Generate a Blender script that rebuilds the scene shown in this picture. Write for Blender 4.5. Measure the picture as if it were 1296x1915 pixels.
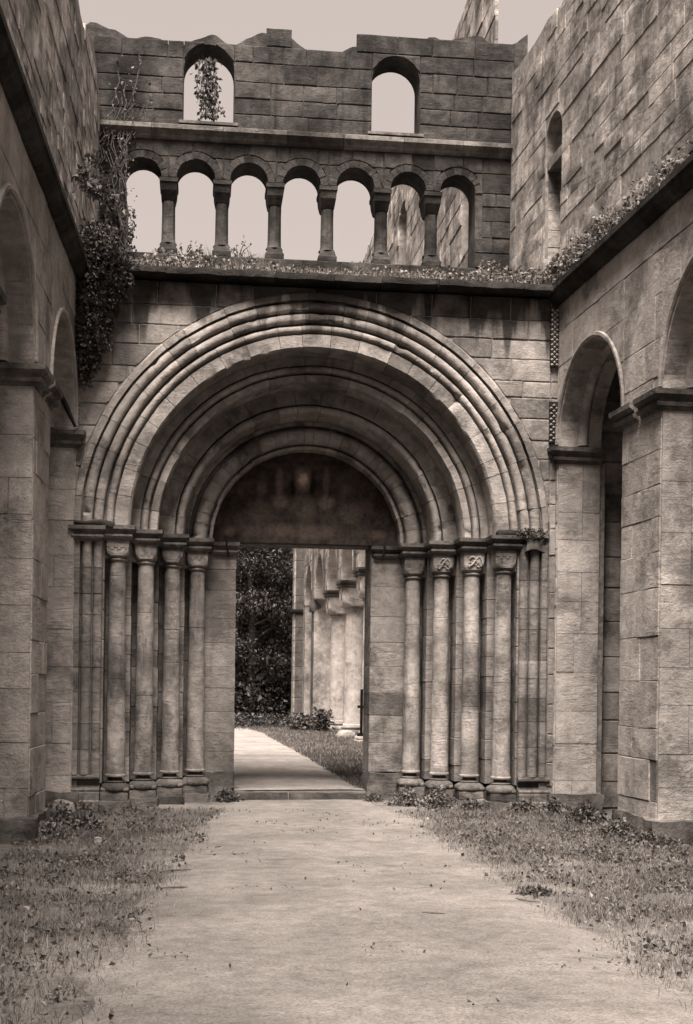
import bpy, bmesh, math, random
import numpy as np
from mathutils import Vector, noise as mnoise
R = math.radians
PI = math.pi
SC = bpy.context.scene
COL = SC.collection
for o in list(bpy.data.objects):
    bpy.data.objects.remove(o)

# ------------------------------------------------------------------ camera
CZ = 1.594
cam = bpy.data.cameras.new('camera')
cam.sensor_fit = 'AUTO'
cam.sensor_width = 36.0
cam.lens = 36.0 * 2400 / 1915
cam.shift_x = 31 / 1915
cam.shift_y = 327.5 / 1915
cam.clip_start = 0.1
cam.clip_end = 2000
camo = bpy.data.objects.new('camera', cam)
COL.objects.link(camo)
camo.location = (0, 0, CZ)
YAW = math.atan(252 / 2400)
from mathutils import Matrix
camo.matrix_world = (Matrix.Translation((0, 0, CZ)) @ Matrix.Rotation(-YAW, 4, 'Z')
                     @ Matrix.Rotation(PI / 2, 4, 'X') @ Matrix.Rotation(0.0135, 4, 'Z'))
SC.camera = camo

# ------------------------------------------------------------------ sky, sun, exposure
SUN_DIR = Vector((0.10, 0.42, -0.90)).normalized()       # the way the light travels
sun_el = math.asin(-SUN_DIR.z)
sun_az = math.atan2(-SUN_DIR.x, -SUN_DIR.y)
W = bpy.data.worlds.new('World')
SC.world = W
W.use_nodes = True
wt = W.node_tree
bg = wt.nodes['Background']
sky = wt.nodes.new('ShaderNodeTexSky')
sky.sky_type = 'NISHITA'
sky.sun_disc = False
sky.sun_elevation = sun_el
sky.sun_rotation = sun_az
sky.air_density = 1.0
sky.dust_density = 4.0
sky.ozone_density = 1.0
bw = wt.nodes.new('ShaderNodeRGBToBW')
wt.links.new(sky.outputs[0], bw.inputs[0])
tint = wt.nodes.new('ShaderNodeMixRGB')                 # sepia tone of the old print
tint.blend_type = 'MULTIPLY'
tint.inputs[0].default_value = 1.0
tint.inputs[2].default_value = (1.0, 0.86, 0.79, 1)
ovc = wt.nodes.new('ShaderNodeMixRGB')                  # thin even overcast over the clear sky
ovc.inputs[0].default_value = 0.72
ovc.inputs[2].default_value = (1.75, 1.75, 1.75, 1)
wt.links.new(bw.outputs[0], ovc.inputs[1])
wt.links.new(ovc.outputs[0], tint.inputs[1])
wt.links.new(tint.outputs[0], bg.inputs[0])
bg.inputs[1].default_value = 0.0435
sl = bpy.data.lights.new('sun', 'SUN')
sl.energy = 2.45
sl.angle = R(34)
sl.color = (1.0, 0.90, 0.83)
so = bpy.data.objects.new('sun', sl)
COL.objects.link(so)
so.rotation_euler = SUN_DIR.to_track_quat('-Z', 'Y').to_euler()
so.location = (-4, -14, 24)
SC.view_settings.view_transform = 'Standard'
SC.view_settings.look = 'None'
SC.view_settings.gamma = 1
SC.view_settings.exposure = 3.05
SC.view_settings.use_curve_mapping = False

# ------------------------------------------------------------------ materials
TINT = (1.0, 0.92, 0.85)


class NT:
    def __init__(s, name):
        s.m = bpy.data.materials.new(name)
        s.m.use_nodes = True
        s.t = s.m.node_tree
        s.b = s.t.nodes['Principled BSDF']
        s.b.inputs['Specular IOR Level'].default_value = 0.15
        s.pos = s.t.nodes.new('ShaderNodeNewGeometry')
        s.rnd = s.t.nodes.new('ShaderNodeObjectInfo')

    def set(s, sock, v):
        if hasattr(v, 'is_output') or hasattr(v, 'links'):
            s.t.links.new(v, sock)
        else:
            sock.default_value = v

    def math(s, op, a, b=0.0, c=None, clamp=False):
        n = s.t.nodes.new('ShaderNodeMath')
        n.operation = op
        n.use_clamp = clamp
        s.set(n.inputs[0], a)
        s.set(n.inputs[1], b)
        if c is not None:
            s.set(n.inputs[2], c)
        return n.outputs[0]

    def mr(s, v, a, b, c, d):
        n = s.t.nodes.new('ShaderNodeMapRange')
        n.interpolation_type = 'SMOOTHSTEP'
        s.set(n.inputs[0], v)
        for i, q in enumerate((a, b, c, d)):
            n.inputs[i + 1].default_value = q
        return n.outputs[0]

    def mapping(s, scale, loc=(0, 0, 0), src=None):
        n = s.t.nodes.new('ShaderNodeMapping')
        n.inputs['Scale'].default_value = scale
        n.inputs['Location'].default_value = loc
        s.t.links.new(src or s.pos.outputs['Position'], n.inputs[0])
        return n.outputs[0]

    def noise(s, scale, detail=4, rough=0.55, vec=None, dist=0.0):
        n = s.t.nodes.new('ShaderNodeTexNoise')
        n.inputs['Scale'].default_value = scale
        n.inputs['Detail'].default_value = detail
        n.inputs['Roughness'].default_value = rough
        n.inputs['Distortion'].default_value = dist
        s.t.links.new(vec or s.pos.outputs['Position'], n.inputs['Vector'])
        return n.outputs[0]

    def voro(s, scale, vec=None):
        n = s.t.nodes.new('ShaderNodeTexVoronoi')
        n.inputs['Scale'].default_value = scale
        s.t.links.new(vec or s.pos.outputs['Position'], n.inputs['Vector'])
        return n.outputs['Distance']

    def scale_col(s, col, v):
        n = s.t.nodes.new('ShaderNodeVectorMath')
        n.operation = 'SCALE'
        s.set(n.inputs[0], col)
        s.set(n.inputs['Scale'], v)
        return n.outputs[0]

    def bump(s, h, strength, dist):
        n = s.t.nodes.new('ShaderNodeBump')
        n.inputs['Strength'].default_value = strength
        n.inputs['Distance'].default_value = dist
        s.t.links.new(h, n.inputs['Height'])
        s.t.links.new(n.outputs[0], s.b.inputs['Normal'])


def sepia(v):
    return (v * TINT[0], v * TINT[1], v * TINT[2])


def stone_mat(name, val, var=0.35, pit=0.5, lam=0.35, streak=0.35, mott=0.5, dark=0.12, drip=None, bump=0.9, lichen=0.35, grime=0.5, own=1.0):
    n = NT(name)
    r = n.rnd.outputs['Random']
    v = n.math('MULTIPLY_ADD', r, var, 1 - var / 2)
    # a share of the blocks is a darker stone
    r2 = n.math('FRACT', n.math('MULTIPLY', r, 37.31))
    v = n.math('MULTIPLY', v, n.mr(r2, dark - 0.04, dark + 0.04, 0.62, 1.0))
    off = n.math('MULTIPLY', r, 41.0 * own)
    cmb = n.t.nodes.new('ShaderNodeCombineXYZ')
    for i in range(3):
        n.t.links.new(off, cmb.inputs[i])
    add = n.t.nodes.new('ShaderNodeVectorMath')
    add.operation = 'ADD'
    n.t.links.new(n.pos.outputs['Position'], add.inputs[0])
    n.t.links.new(cmb.outputs[0], add.inputs[1])
    P2 = add.outputs[0]
    m1 = n.noise(1.6, 6, 0.6)
    v = n.math('MULTIPLY', v, n.mr(m1, 0.3, 0.72, 1 - mott * 0.75, 1 + mott * 0.35))
    m2 = n.noise(7.5, 7, 0.68, P2)
    v = n.math('MULTIPLY', v, n.mr(m2, 0.3, 0.7, 1 - mott * 0.42, 1 + mott * 0.28))
    lm0 = n.noise(1.0, 5, 0.65, n.mapping((3.0, 3.0, 15), src=P2), 1.2)
    lmask = n.mr(n.noise(1.9, 3, 0.6, P2), 0.42, 0.62, 0.0, 1.0)
    lm = n.math('MULTIPLY_ADD', n.math('SUBTRACT', lm0, 0.5), lmask, 0.5)
    v = n.math('MULTIPLY', v, n.mr(lm, 0.35, 0.65, 1 - lam * 0.55, 1 + lam * 0.3))
    gr = n.noise(1.0, 7, 0.72)                          # large grime patches
    v = n.math('MULTIPLY', v, n.mr(gr, 0.49, 0.64, 1.0, 1 - grime))
    st = n.noise(1.0, 5, 0.6, n.mapping((5.5, 5.5, 0.55)))
    v = n.math('MULTIPLY', v, n.mr(st, 0.52, 0.72, 1.0, 1 - streak))
    vd = n.voro(34, P2)
    pm = n.noise(3.0, 3, 0.6, P2)
    pitm = n.math('MULTIPLY', n.mr(vd, 0.10, 0.2, 1.0, 0.0), n.mr(pm, 0.45, 0.62, 0.0, 1.0))
    v = n.math('MULTIPLY', v, n.math('SUBTRACT', 1.0, n.math('MULTIPLY', pitm, pit)))
    li = n.noise(11, 6, 0.7)
    lim = n.math('MULTIPLY', n.mr(li, 0.60, 0.68, 0, 1), n.mr(n.noise(1.1, 2), 0.5, 0.62, 0, 1))
    v = n.math('MULTIPLY', v, n.math('MULTIPLY_ADD', lim, lichen, 1.0))
    if drip:                                             # rain-washed soot running down from a ledge
        zt, zb, amt = drip
        sep = n.t.nodes.new('ShaderNodeSeparateXYZ')
        n.t.links.new(n.pos.outputs['Position'], sep.inputs[0])
        d1 = n.noise(1.0, 4, 0.55, n.mapping((2.6, 2.6, 0.16)))
        lim_z = n.math('MULTIPLY_ADD', n.mr(d1, 0.36, 0.66, 0, 1), zb - zt, zt - 0.12)
        dm = n.math('DIVIDE', n.math('SUBTRACT', sep.outputs[2], lim_z), 0.22, clamp=True)
        dm = n.math('MULTIPLY', dm, n.mr(m2, 0.25, 0.6, 0.75, 1.0))
        v = n.math('MULTIPLY', v, n.math('SUBTRACT', 1.0, n.math('MULTIPLY', dm, amt)))
    col = n.scale_col(sepia(val), v)
    n.t.links.new(col, n.b.inputs['Base Color'])
    n.b.inputs['Roughness'].default_value = 0.92
    h = n.math('ADD', n.math('MULTIPLY', m2, 0.7), n.math('MULTIPLY', lm, 0.5))
    h = n.math('ADD', h, n.math('MULTIPLY', n.noise(38, 5, 0.7, P2), 0.35))
    h = n.math('SUBTRACT', h, n.math('MULTIPLY', pitm, 0.8))
    n.bump(h, bump, 0.03)
    return n.m


def leaf_mat(name, lo, hi, trans=0.25):
    n = NT(name)
    r = n.pos.outputs['Random Per Island']
    v = n.math('MULTIPLY_ADD', r, hi - lo, lo)
    big = n.noise(1.7, 2)
    v = n.math('MULTIPLY', v, n.mr(big, 0.3, 0.7, 0.7, 1.25))
    col = n.scale_col((1.0, 0.9, 0.82), v)
    n.t.links.new(col, n.b.inputs['Base Color'])
    n.b.inputs['Roughness'].default_value = 0.55
    n.b.inputs['Specular IOR Level'].default_value = 0.3
    tr = n.t.nodes.new('ShaderNodeBsdfTranslucent')
    n.t.links.new(col, tr.inputs[0])
    mx = n.t.nodes.new('ShaderNodeMixShader')
    mx.inputs[0].default_value = trans
    n.t.links.new(n.b.outputs[0], mx.inputs[1])
    n.t.links.new(tr.outputs[0], mx.inputs[2])
    n.t.links.new(mx.outputs[0], n.t.nodes['Material Output'].inputs[0])
    return n.m


def plain_mat(name, val, rough=0.9, nscale=8.0, amt=0.4, metallic=0.0, bump=0.4):
    n = NT(name)
    m = n.noise(nscale, 6, 0.65)
    v = n.mr(m, 0.3, 0.7, 1 - amt, 1 + amt * 0.6)
    n.t.links.new(n.scale_col(sepia(val), v), n.b.inputs['Base Color'])
    n.b.inputs['Roughness'].default_value = rough
    n.b.inputs['Metallic'].default_value = metallic
    n.bump(m, bump, 0.02)
    return n.m


def ground_mat(name, val, path):
    n = NT(name)
    a = n.noise(0.9, 5, 0.6)
    b = n.noise(6.0, 7, 0.7)
    c = n.noise(55, 4, 0.7)
    lo, hi = ((0.76, 1.16) if path else (0.5, 1.3))
    v = n.math('MULTIPLY', n.mr(a, 0.3, 0.7, lo, hi), n.mr(b, 0.3, 0.7, 0.80, 1.14))
    v = n.math('MULTIPLY', v, n.mr(c, 0.3, 0.7, 0.70, 1.2))
    sm = n.noise(1.0, 5, 0.65, n.mapping((2.0, 5.5, 1.0)))       # trodden-in dirt patches
    v = n.math('MULTIPLY', v, n.mr(sm, 0.56, 0.70, 1.0, 0.70 if path else 0.6))
    pb = n.voro(42)
    v = n.math('MULTIPLY', v, n.mr(pb, 0.06, 0.16, 0.72, 1.0))
    n.t.links.new(n.scale_col(sepia(val), v), n.b.inputs['Base Color'])
    n.b.inputs['Roughness'].default_value = 0.95
    h = n.math('ADD', n.math('MULTIPLY', b, 1.0), n.math('MULTIPLY', c, 0.5))
    h = n.math('ADD', h, n.math('MULTIPLY', n.mr(pb, 0.0, 0.3, 1.0, 0.0), 0.3))
    n.bump(h, 1.0, 0.045)
    return n.m


M = {}
M['wall'] = stone_mat('ashlar_portal', 0.277, var=0.34, dark=0.20, drip=(6.86, 6.05, 0.80), streak=0.40)
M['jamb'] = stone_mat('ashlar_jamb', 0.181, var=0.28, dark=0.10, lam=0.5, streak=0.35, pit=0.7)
M['arch'] = stone_mat('archivolt', 0.258, var=0.30, dark=0.08, lam=0.15, streak=0.25, pit=0.4, drip=(6.86, 6.2, 0.70))
M['column'] = stone_mat('column_stone', 0.217, var=0.06, dark=-0.1, lam=0.1, streak=0.5, pit=0.6, mott=0.7, own=0.0)
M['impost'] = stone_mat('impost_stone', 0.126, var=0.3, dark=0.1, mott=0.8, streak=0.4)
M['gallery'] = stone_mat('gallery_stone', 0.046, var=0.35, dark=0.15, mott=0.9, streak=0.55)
M['rubble'] = stone_mat('side_wall_stone', 0.319, var=0.12, dark=-0.1, mott=0.95, lam=0.2, streak=0.45)
M['pier'] = stone_mat('pier_stone', 0.312, var=0.22, dark=0.03, mott=0.4, lam=0.4, streak=0.2)
M['nave'] = stone_mat('nave_stone', 0.285, var=0.3, dark=0.03, mott=0.6, lam=0.15, streak=0.2)
M['nave_col'] = stone_mat('nave_column_stone', 0.337, var=0.2, dark=0.03, mott=0.35, lam=0.15, streak=0.2)
M['nave_dark'] = stone_mat('nave_pier_stone', 0.090, var=0.2, dark=0.03, mott=0.5, lam=0.2, streak=0.3)
M['plinth'] = stone_mat('plinth_stone', 0.102, var=0.3, dark=0.12, mott=0.8, streak=0.2)
M['mortar'] = plain_mat('mortar', 0.13, nscale=11, amt=0.55)
M['mortar_pale'] = plain_mat('pale_mortar', 0.20, nscale=11, amt=0.4)
M['soot'] = stone_mat('sooty_stone', 0.037, var=0.3, mott=0.8)
M['soil'] = ground_mat('soil', 0.125, False)
M['path'] = ground_mat('path_sand', 0.155, True)
M['path_in'] = ground_mat('nave_path_lightened', 0.22, True)  # paler inner path, colour also lightened to offset the portal wall's shadow
M['iron'] = plain_mat('iron', 0.02, 0.6, 30, 0.5, 0.6)
M['bark'] = plain_mat('bark', 0.06, 0.95, 14, 0.6)
M['twig'] = plain_mat('twig', 0.07, 0.9, 30, 0.4)
M['ivy'] = leaf_mat('ivy_leaf', 0.015, 0.09)
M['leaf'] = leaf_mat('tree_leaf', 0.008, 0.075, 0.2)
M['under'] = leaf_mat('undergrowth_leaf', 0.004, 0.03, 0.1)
M['weed'] = leaf_mat('weed_leaf', 0.02, 0.13)
M['grass'] = leaf_mat('grass_blade', 0.035, 0.17)
M['dry'] = leaf_mat('dry_leaf', 0.12, 0.32)
M['ledge_weed'] = leaf_mat('ledge_weed_leaf', 0.03, 0.2)


def fresco():
    n = NT('faded_fresco')
    sep = n.t.nodes.new('ShaderNodeSeparateXYZ')
    n.t.links.new(n.pos.outputs['Position'], sep.inputs[0])
    X, Z = sep.outputs[0], sep.outputs[2]
    wob = n.noise(5, 5, 0.65)

    def blob(cx, cz, rx, rz, amp):
        a = n.math('DIVIDE', n.math('SUBTRACT', X, cx), rx)
        b = n.math('DIVIDE', n.math('SUBTRACT', Z, cz), rz)
        d = n.math('ADD', n.math('MULTIPLY', a, a), n.math('MULTIPLY', b, b))
        d = n.math('ADD', n.math('SQRT', d), n.math('MULTIPLY', n.math('SUBTRACT', wob, 0.5), 0.9))
        return n.math('MULTIPLY', n.mr(d, 0.35, 1.15, 1.0, 0.0), amp)
    parts = [(1.49, 4.56, 0.17, 0.19, 0.07), (1.50, 4.56, 0.075, 0.10, 0.20), (1.49, 4.20, 0.24, 0.22, 0.03),
             (1.16, 4.50, 0.07, 0.24, 0.05), (1.83, 4.50, 0.06, 0.24, 0.045), (1.16, 4.24, 0.15, 0.12, 0.06), (1.84, 4.24, 0.14, 0.12, 0.055),
             (0.90, 4.42, 0.09, 0.11, 0.035), (2.10, 4.42, 0.09, 0.11, 0.03), (0.88, 4.10, 0.22, 0.20, 0.03), (2.18, 4.12, 0.22, 0.20, 0.03),
             (0.47, 3.80, 0.10, 0.09, 0.035), (2.60, 3.80, 0.12, 0.08, 0.03), (1.5, 3.82, 1.0, 0.12, 0.018)]
    acc = None
    for p in parts:
        q = blob(*p)
        acc = q if acc is None else n.math('ADD', acc, q)
    acc = n.math('SUBTRACT', acc, n.math('MULTIPLY', blob(1.36, 4.5, 0.05, 0.2, 0.04), 1.0))
    acc = n.math('SUBTRACT', acc, blob(1.63, 4.5, 0.05, 0.2, 0.04))
    g = n.noise(26, 6, 0.75)
    v = n.math('ADD', n.math('MULTIPLY', acc, n.mr(g, 0.3, 0.7, 0.6, 1.8)), n.mr(n.noise(4.5, 7, 0.75), 0.3, 0.7, 0.012, 0.055))
    v = n.math('MAXIMUM', v, 0.008)
    n.t.links.new(n.scale_col((1, 0.78, 0.66), v), n.b.inputs['Base Color'])
    n.b.inputs['Roughness'].default_value = 0.95
    n.bump(g, 0.3, 0.01)
    return n.m


M['fresco'] = fresco()

# ------------------------------------------------------------------ object helpers
WL = {}


def mk(name, verts, faces, mat, parent=None, smooth=False, sharp=40, base=False):
    vs = np.array(verts, dtype=float).reshape(-1, 3)
    lo, hi = vs.min(0), vs.max(0)
    c = (lo + hi) / 2
    if parent is None or base:
        c[2] = lo[2]
    me = bpy.data.meshes.new(name)
    me.from_pydata((vs - c).tolist(), [], faces)
    me.materials.append(M[mat])
    if smooth:
        me.polygons.foreach_set('use_smooth', [True] * len(me.polygons))
        me.set_sharp_from_angle(angle=R(sharp))
    me.update()
    o = bpy.data.objects.new(name, me)
    COL.objects.link(o)
    place(o, c, parent)
    return o


def weather(v, amp=1.0):
    """erode stone: gentle waviness, fine roughness and broken-out chips, all tied to the place"""
    p = Vector(v)
    w = mnoise.noise_vector(p * 4.2) * 0.0055 + mnoise.noise_vector(p * 15.0) * 0.0035
    ch_ = mnoise.noise(p * 8.0 + Vector((3, 9, 1)))
    if ch_ > 0.42:
        w += Vector((0, 1, 0)) * (ch_ - 0.42) * 0.16
    return p + w * amp


def place(o, c, parent):
    WL[o] = Vector(c)
    if parent is not None:
        o.parent = parent
        o.location = WL[o] - WL[parent]
    else:
        o.location = c


def empty(name, loc):
    o = bpy.data.objects.new(name, None)
    COL.objects.link(o)
    place(o, loc, None)
    return o


def tag(o, label, cat, group=None, kind=None):
    if label:
        o['label'] = label
    if cat:
        o['category'] = cat
    if group:
        o['group'] = group
    if kind:
        o['kind'] = kind
    return o


class MB:
    def __init__(s):
        s.v = []
        s.f = []

    def add(s, v, f):
        k = len(s.v)
        s.v += [tuple(p) for p in v]
        s.f += [tuple(i + k for i in q) for q in f]
        return s

    def hexa(s, p):                                      # 8 points: front quad 0-3, back quad 4-7
        return s.add(p, [(0, 1, 2, 3), (7, 6, 5, 4), (0, 4, 5, 1), (1, 5, 6, 2), (2, 6, 7, 3), (3, 7, 4, 0)])

    def box(s, x0, x1, y0, y1, z0, z1):
        return s.hexa([(x0, y0, z0), (x1, y0, z0), (x1, y0, z1), (x0, y0, z1), (x0, y1, z0), (x1, y1, z0), (x1, y1, z1), (x0, y1, z1)])

    def cbox(s, x0, x1, y0, y1, z0, z1, c=0.008):        # box with chamfered edges toward the viewer and along the sides
        rings = [(z0, c), (z0 + c, 0), (z1 - c, 0), (z1, c)]
        return s.rings([((x0 + k, y0 + k, x1 - k, y1 - k), z) for z, k in rings])

    def rings(s, rr):
        v = []
        for (a, b, c, d), z in rr:
            v += [(a, b, z), (c, b, z), (c, d, z), (a, d, z)]
        f = [(3, 2, 1, 0)]
        for i in range(len(rr) - 1):
            for j in range(4):
                f.append((i * 4 + j, i * 4 + (j + 1) % 4, (i + 1) * 4 + (j + 1) % 4, (i + 1) * 4 + j))
        n = (len(rr) - 1) * 4
        f.append((n, n + 1, n + 2, n + 3))
        return s.add(v, f)

    def lathe(s, prof, cx, cy, n=20):
        v = []
        for r, z in prof:
            for j in range(n):
                a = 2 * PI * j / n
                v.append((cx + r * math.cos(a), cy + r * math.sin(a), z))
        f = []
        for i in range(len(prof) - 1):
            for j in range(n):
                f.append((i * n + j, i * n + (j + 1) % n, (i + 1) * n + (j + 1) % n, (i + 1) * n + j))
        f.append(tuple(reversed(range(n))))
        f.append(tuple((len(prof) - 1) * n + j for j in range(n)))
        return s.add(v, f)

    def tube(s, pts, rad, n=6):
        pts = [Vector(p) for p in pts]
        rs = rad if isinstance(rad, (list, tuple)) else [rad] * len(pts)
        v = []
        for i, p in enumerate(pts):
            t = (pts[min(i + 1, len(pts) - 1)] - pts[max(i - 1, 0)]).normalized()
            a = t.cross(Vector((0, 0, 1)) if abs(t.z) < 0.9 else Vector((1, 0, 0))).normalized()
            b = t.cross(a)
            for j in range(n):
                q = 2 * PI * j / n
                v.append(p + (a * math.cos(q) + b * math.sin(q)) * rs[i])
        f = []
        for i in range(len(pts) - 1):
            for j in range(n):
                f.append((i * n + j, i * n + (j + 1) % n, (i + 1) * n + (j + 1) % n, (i + 1) * n + j))
        f.append(tuple(reversed(range(n))))
        f.append(tuple((len(pts) - 1) * n + j for j in range(n)))
        return s.add(v, f)

    def prism(s, F, poly, o0, o1):                       # poly in (u, z), extruded between two distances out of the wall
        n = len(poly)
        v = [F(u, z, o1) for u, z in poly] + [F(u, z, o0) for u, z in poly]
        f = [tuple(range(n)), tuple(reversed(range(n, 2 * n)))]
        for i in range(n):
            j = (i + 1) % n
            f.append((i, i + n, j + n, j))
        return s.add(v, f)

    def extr(s, F, prof, u0, u1):                        # prof closed polygon in (out, z), run along u
        n = len(prof)
        v = [F(u0, z, q) for q, z in prof] + [F(u1, z, q) for q, z in prof]
        f = [tuple(range(n)), tuple(reversed(range(n, 2 * n)))]
        for i in range(n):
            j = (i + 1) % n
            f.append((i, i + n, j + n, j))
        return s.add(v, f)

    def arc(s, F, prof, uc, zc, a0, a1, n):              # prof closed polygon in (r, out), swept round an arch
        k = len(prof)
        v = []
        for i in range(n + 1):
            a = a0 + (a1 - a0) * i / n
            for r, q in prof:
                v.append(F(uc + r * math.cos(a), zc + r * math.sin(a), q))
        f = []
        for i in range(n):
            for j in range(k):
                f.append((i * k + j, i * k + (j + 1) % k, (i + 1) * k + (j + 1) % k, (i + 1) * k + j))
        f.append(tuple(reversed(range(k))))
        f.append(tuple(n * k + j for j in range(k)))
        return s.add(v, f)

    def build(s, name, mat, parent=None, smooth=False, sharp=40, base=False):
        o = mk(name, s.v, s.f, mat, parent, smooth, sharp, base)
        bm = bmesh.new()
        bm.from_mesh(o.data)
        bmesh.ops.recalc_face_normals(bm, faces=bm.faces)
        bm.to_mesh(o.data)
        bm.free()
        return o


def poly_area(p):
    return 0.5 * sum(p[i][0] * p[(i + 1) % len(p)][1] - p[(i + 1) % len(p)][0] * p[i][1] for i in range(len(p)))


def inset(p, d):
    n = len(p)
    out = []
    for i in range(n):
        ax, ay = p[i - 1]
        bx, by = p[i]
        cx, cy = p[(i + 1) % n]
        e1 = Vector((bx - ax, by - ay))
        e2 = Vector((cx - bx, cy - by))
        if e1.length < 1e-6 or e2.length < 1e-6:
            out.append((bx, by))
            continue
        n1 = Vector((-e1.y, e1.x)).normalized()
        n2 = Vector((-e2.y, e2.x)).normalized()
        m = n1 + n2
        k = m.dot(m)
        m = m * (2.0 / k) * 0.5 * 2 if k > 0.3 else n1
        q = Vector((bx, by)) + (n1 + n2) * (d / max(0.35, 1 + n1.dot(n2)))
        out.append((q.x, q.y))
    return out


def stone(F, poly, mat, parent, rng, name='stone', gap=0.005, ch=0.010, jit=0.008, back=-0.06):
    if poly_area(poly) < 0:
        poly = poly[::-1]
    dense = []
    for i in range(len(poly)):                           # wavy arrises
        (ax, ay), (bx, by) = poly[i], poly[(i + 1) % len(poly)]
        k = 3 if math.hypot(bx - ax, by - ay) > 0.18 and len(poly) < 8 else 1
        for q in range(k):
            jx = rng.uniform(-1, 1) * 0.0045 if q else 0
            jy = rng.uniform(-1, 1) * 0.0045 if q else 0
            dense.append((ax + (bx - ax) * q / k + jx, ay + (by - ay) * q / k + jy))
    poly = dense
    p1 = inset(poly, gap)
    if poly_area(p1) < 0.0015:
        return None
    p2 = inset(poly, gap + ch)
    if poly_area(p2) < 0.0006:
        p2 = inset(poly, gap + 0.002)
    n = len(poly)
    f0 = rng.uniform(-jit, jit)
    tu, tz = rng.uniform(-jit, jit) * 0.8, rng.uniform(-jit, jit) * 0.8
    uu = [q[0] for q in poly]
    zz = [q[1] for q in poly]
    uc, zc = (min(uu) + max(uu)) / 2, (min(zz) + max(zz)) / 2

    def fo(q, b):
        return f0 + b + tu * (q[0] - uc) + tz * (q[1] - zc)
    jl = [(rng.uniform(-1, 1) * 0.006, rng.uniform(-1, 1) * 0.006) for _ in range(n)]
    p2 = [(a + j[0], b + j[1]) for (a, b), j in zip(p2, jl)]
    v = [F(a, b, back) for a, b in p1] + [F(q[0], q[1], fo(q, -ch * 0.9)) for q in p1] + [F(q[0], q[1], fo(q, 0)) for q in p2]
    f = []
    for r in range(2):
        for i in range(n):
            j = (i + 1) % n
            f.append((r * n + i, r * n + j, (r + 1) * n + j, (r + 1) * n + i))
    v.append(F(uc + rng.uniform(-0.3, 0.3) * (max(uu) - uc), zc + rng.uniform(-0.3, 0.3) * (max(zz) - zc), f0 + rng.uniform(-0.4, 1.0) * jit)) if len(poly) < 14 else None
    if len(v) > 3 * n:
        for i in range(n):
            f.append((2 * n + i, 2 * n + (i + 1) % n, 3 * n))
    else:
        f.append(tuple(2 * n + i for i in range(n)))
    # face orientation
    a, b, c = (np.array(v[2 * n + i]) for i in (0, 1, 2))
    o = mk(name, v, f, mat, parent)
    bm = bmesh.new()
    bm.from_mesh(o.data)
    bmesh.ops.recalc_face_normals(bm, faces=bm.faces)
    bm.to_mesh(o.data)
    bm.free()
    return o


def op_top(o, u):
    if not o.get('arch', True):
        return o['spring']
    r = (o['u1'] - o['u0']) / 2
    d = u - (o['u0'] + o['u1']) / 2
    return o['spring'] + math.sqrt(max(0.0, r * r - d * d))


def free_iv(u, um, z0, z1, ops):
    bl = sorted((o['sill'], op_top(o, u)) for o in ops if o['u0'] < um < o['u1'])
    mer = []
    for a, b in bl:
        if mer and a <= mer[-1][1] + 1e-6:
            mer[-1][1] = max(mer[-1][1], b)
        else:
            mer.append([a, b])
    res = []
    cur = z0
    for a, b in mer:
        res.append((cur, min(a, z1)))
        cur = max(cur, b)
    res.append((cur, z1))
    return res


def wall_core(mb, F, u0, u1, z0, z1, ops, thick, front=-0.018, top=None, step=0.09):
    us = {u0, u1}
    for o in ops:
        us |= {max(u0, o['u0']), min(u1, o['u1'])}
        if o.get('arch', True):
            r = (o['u1'] - o['u0']) / 2
            c = (o['u0'] + o['u1']) / 2
            for k in range(1, 16):
                q = c - r * math.cos(PI * k / 16)
                if u0 < q < u1:
                    us.add(q)
    if top:
        k = u0
        while k < u1:
            us.add(k)
            k += step
    us = sorted(us)
    us = [a for i, a in enumerate(us) if i == 0 or a - us[i - 1] > 1e-5]
    for a, b in zip(us[:-1], us[1:]):
        m = (a + b) / 2
        ta = min(z1, top(a)) if top else z1
        tb = min(z1, top(b)) if top else z1
        for (la, ha), (lb, hb) in zip(free_iv(a, m, z0, ta, ops), free_iv(b, m, z0, tb, ops)):
            if ha - la < 0.004 and hb - lb < 0.004:
                continue
            ha = max(ha, la)
            hb = max(hb, lb)
            mb.hexa([F(a, la, front), F(b, lb, front), F(b, hb, front), F(a, ha, front),
                     F(a, la, -thick), F(b, lb, -thick), F(b, hb, -thick), F(a, ha, -thick)])


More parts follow.
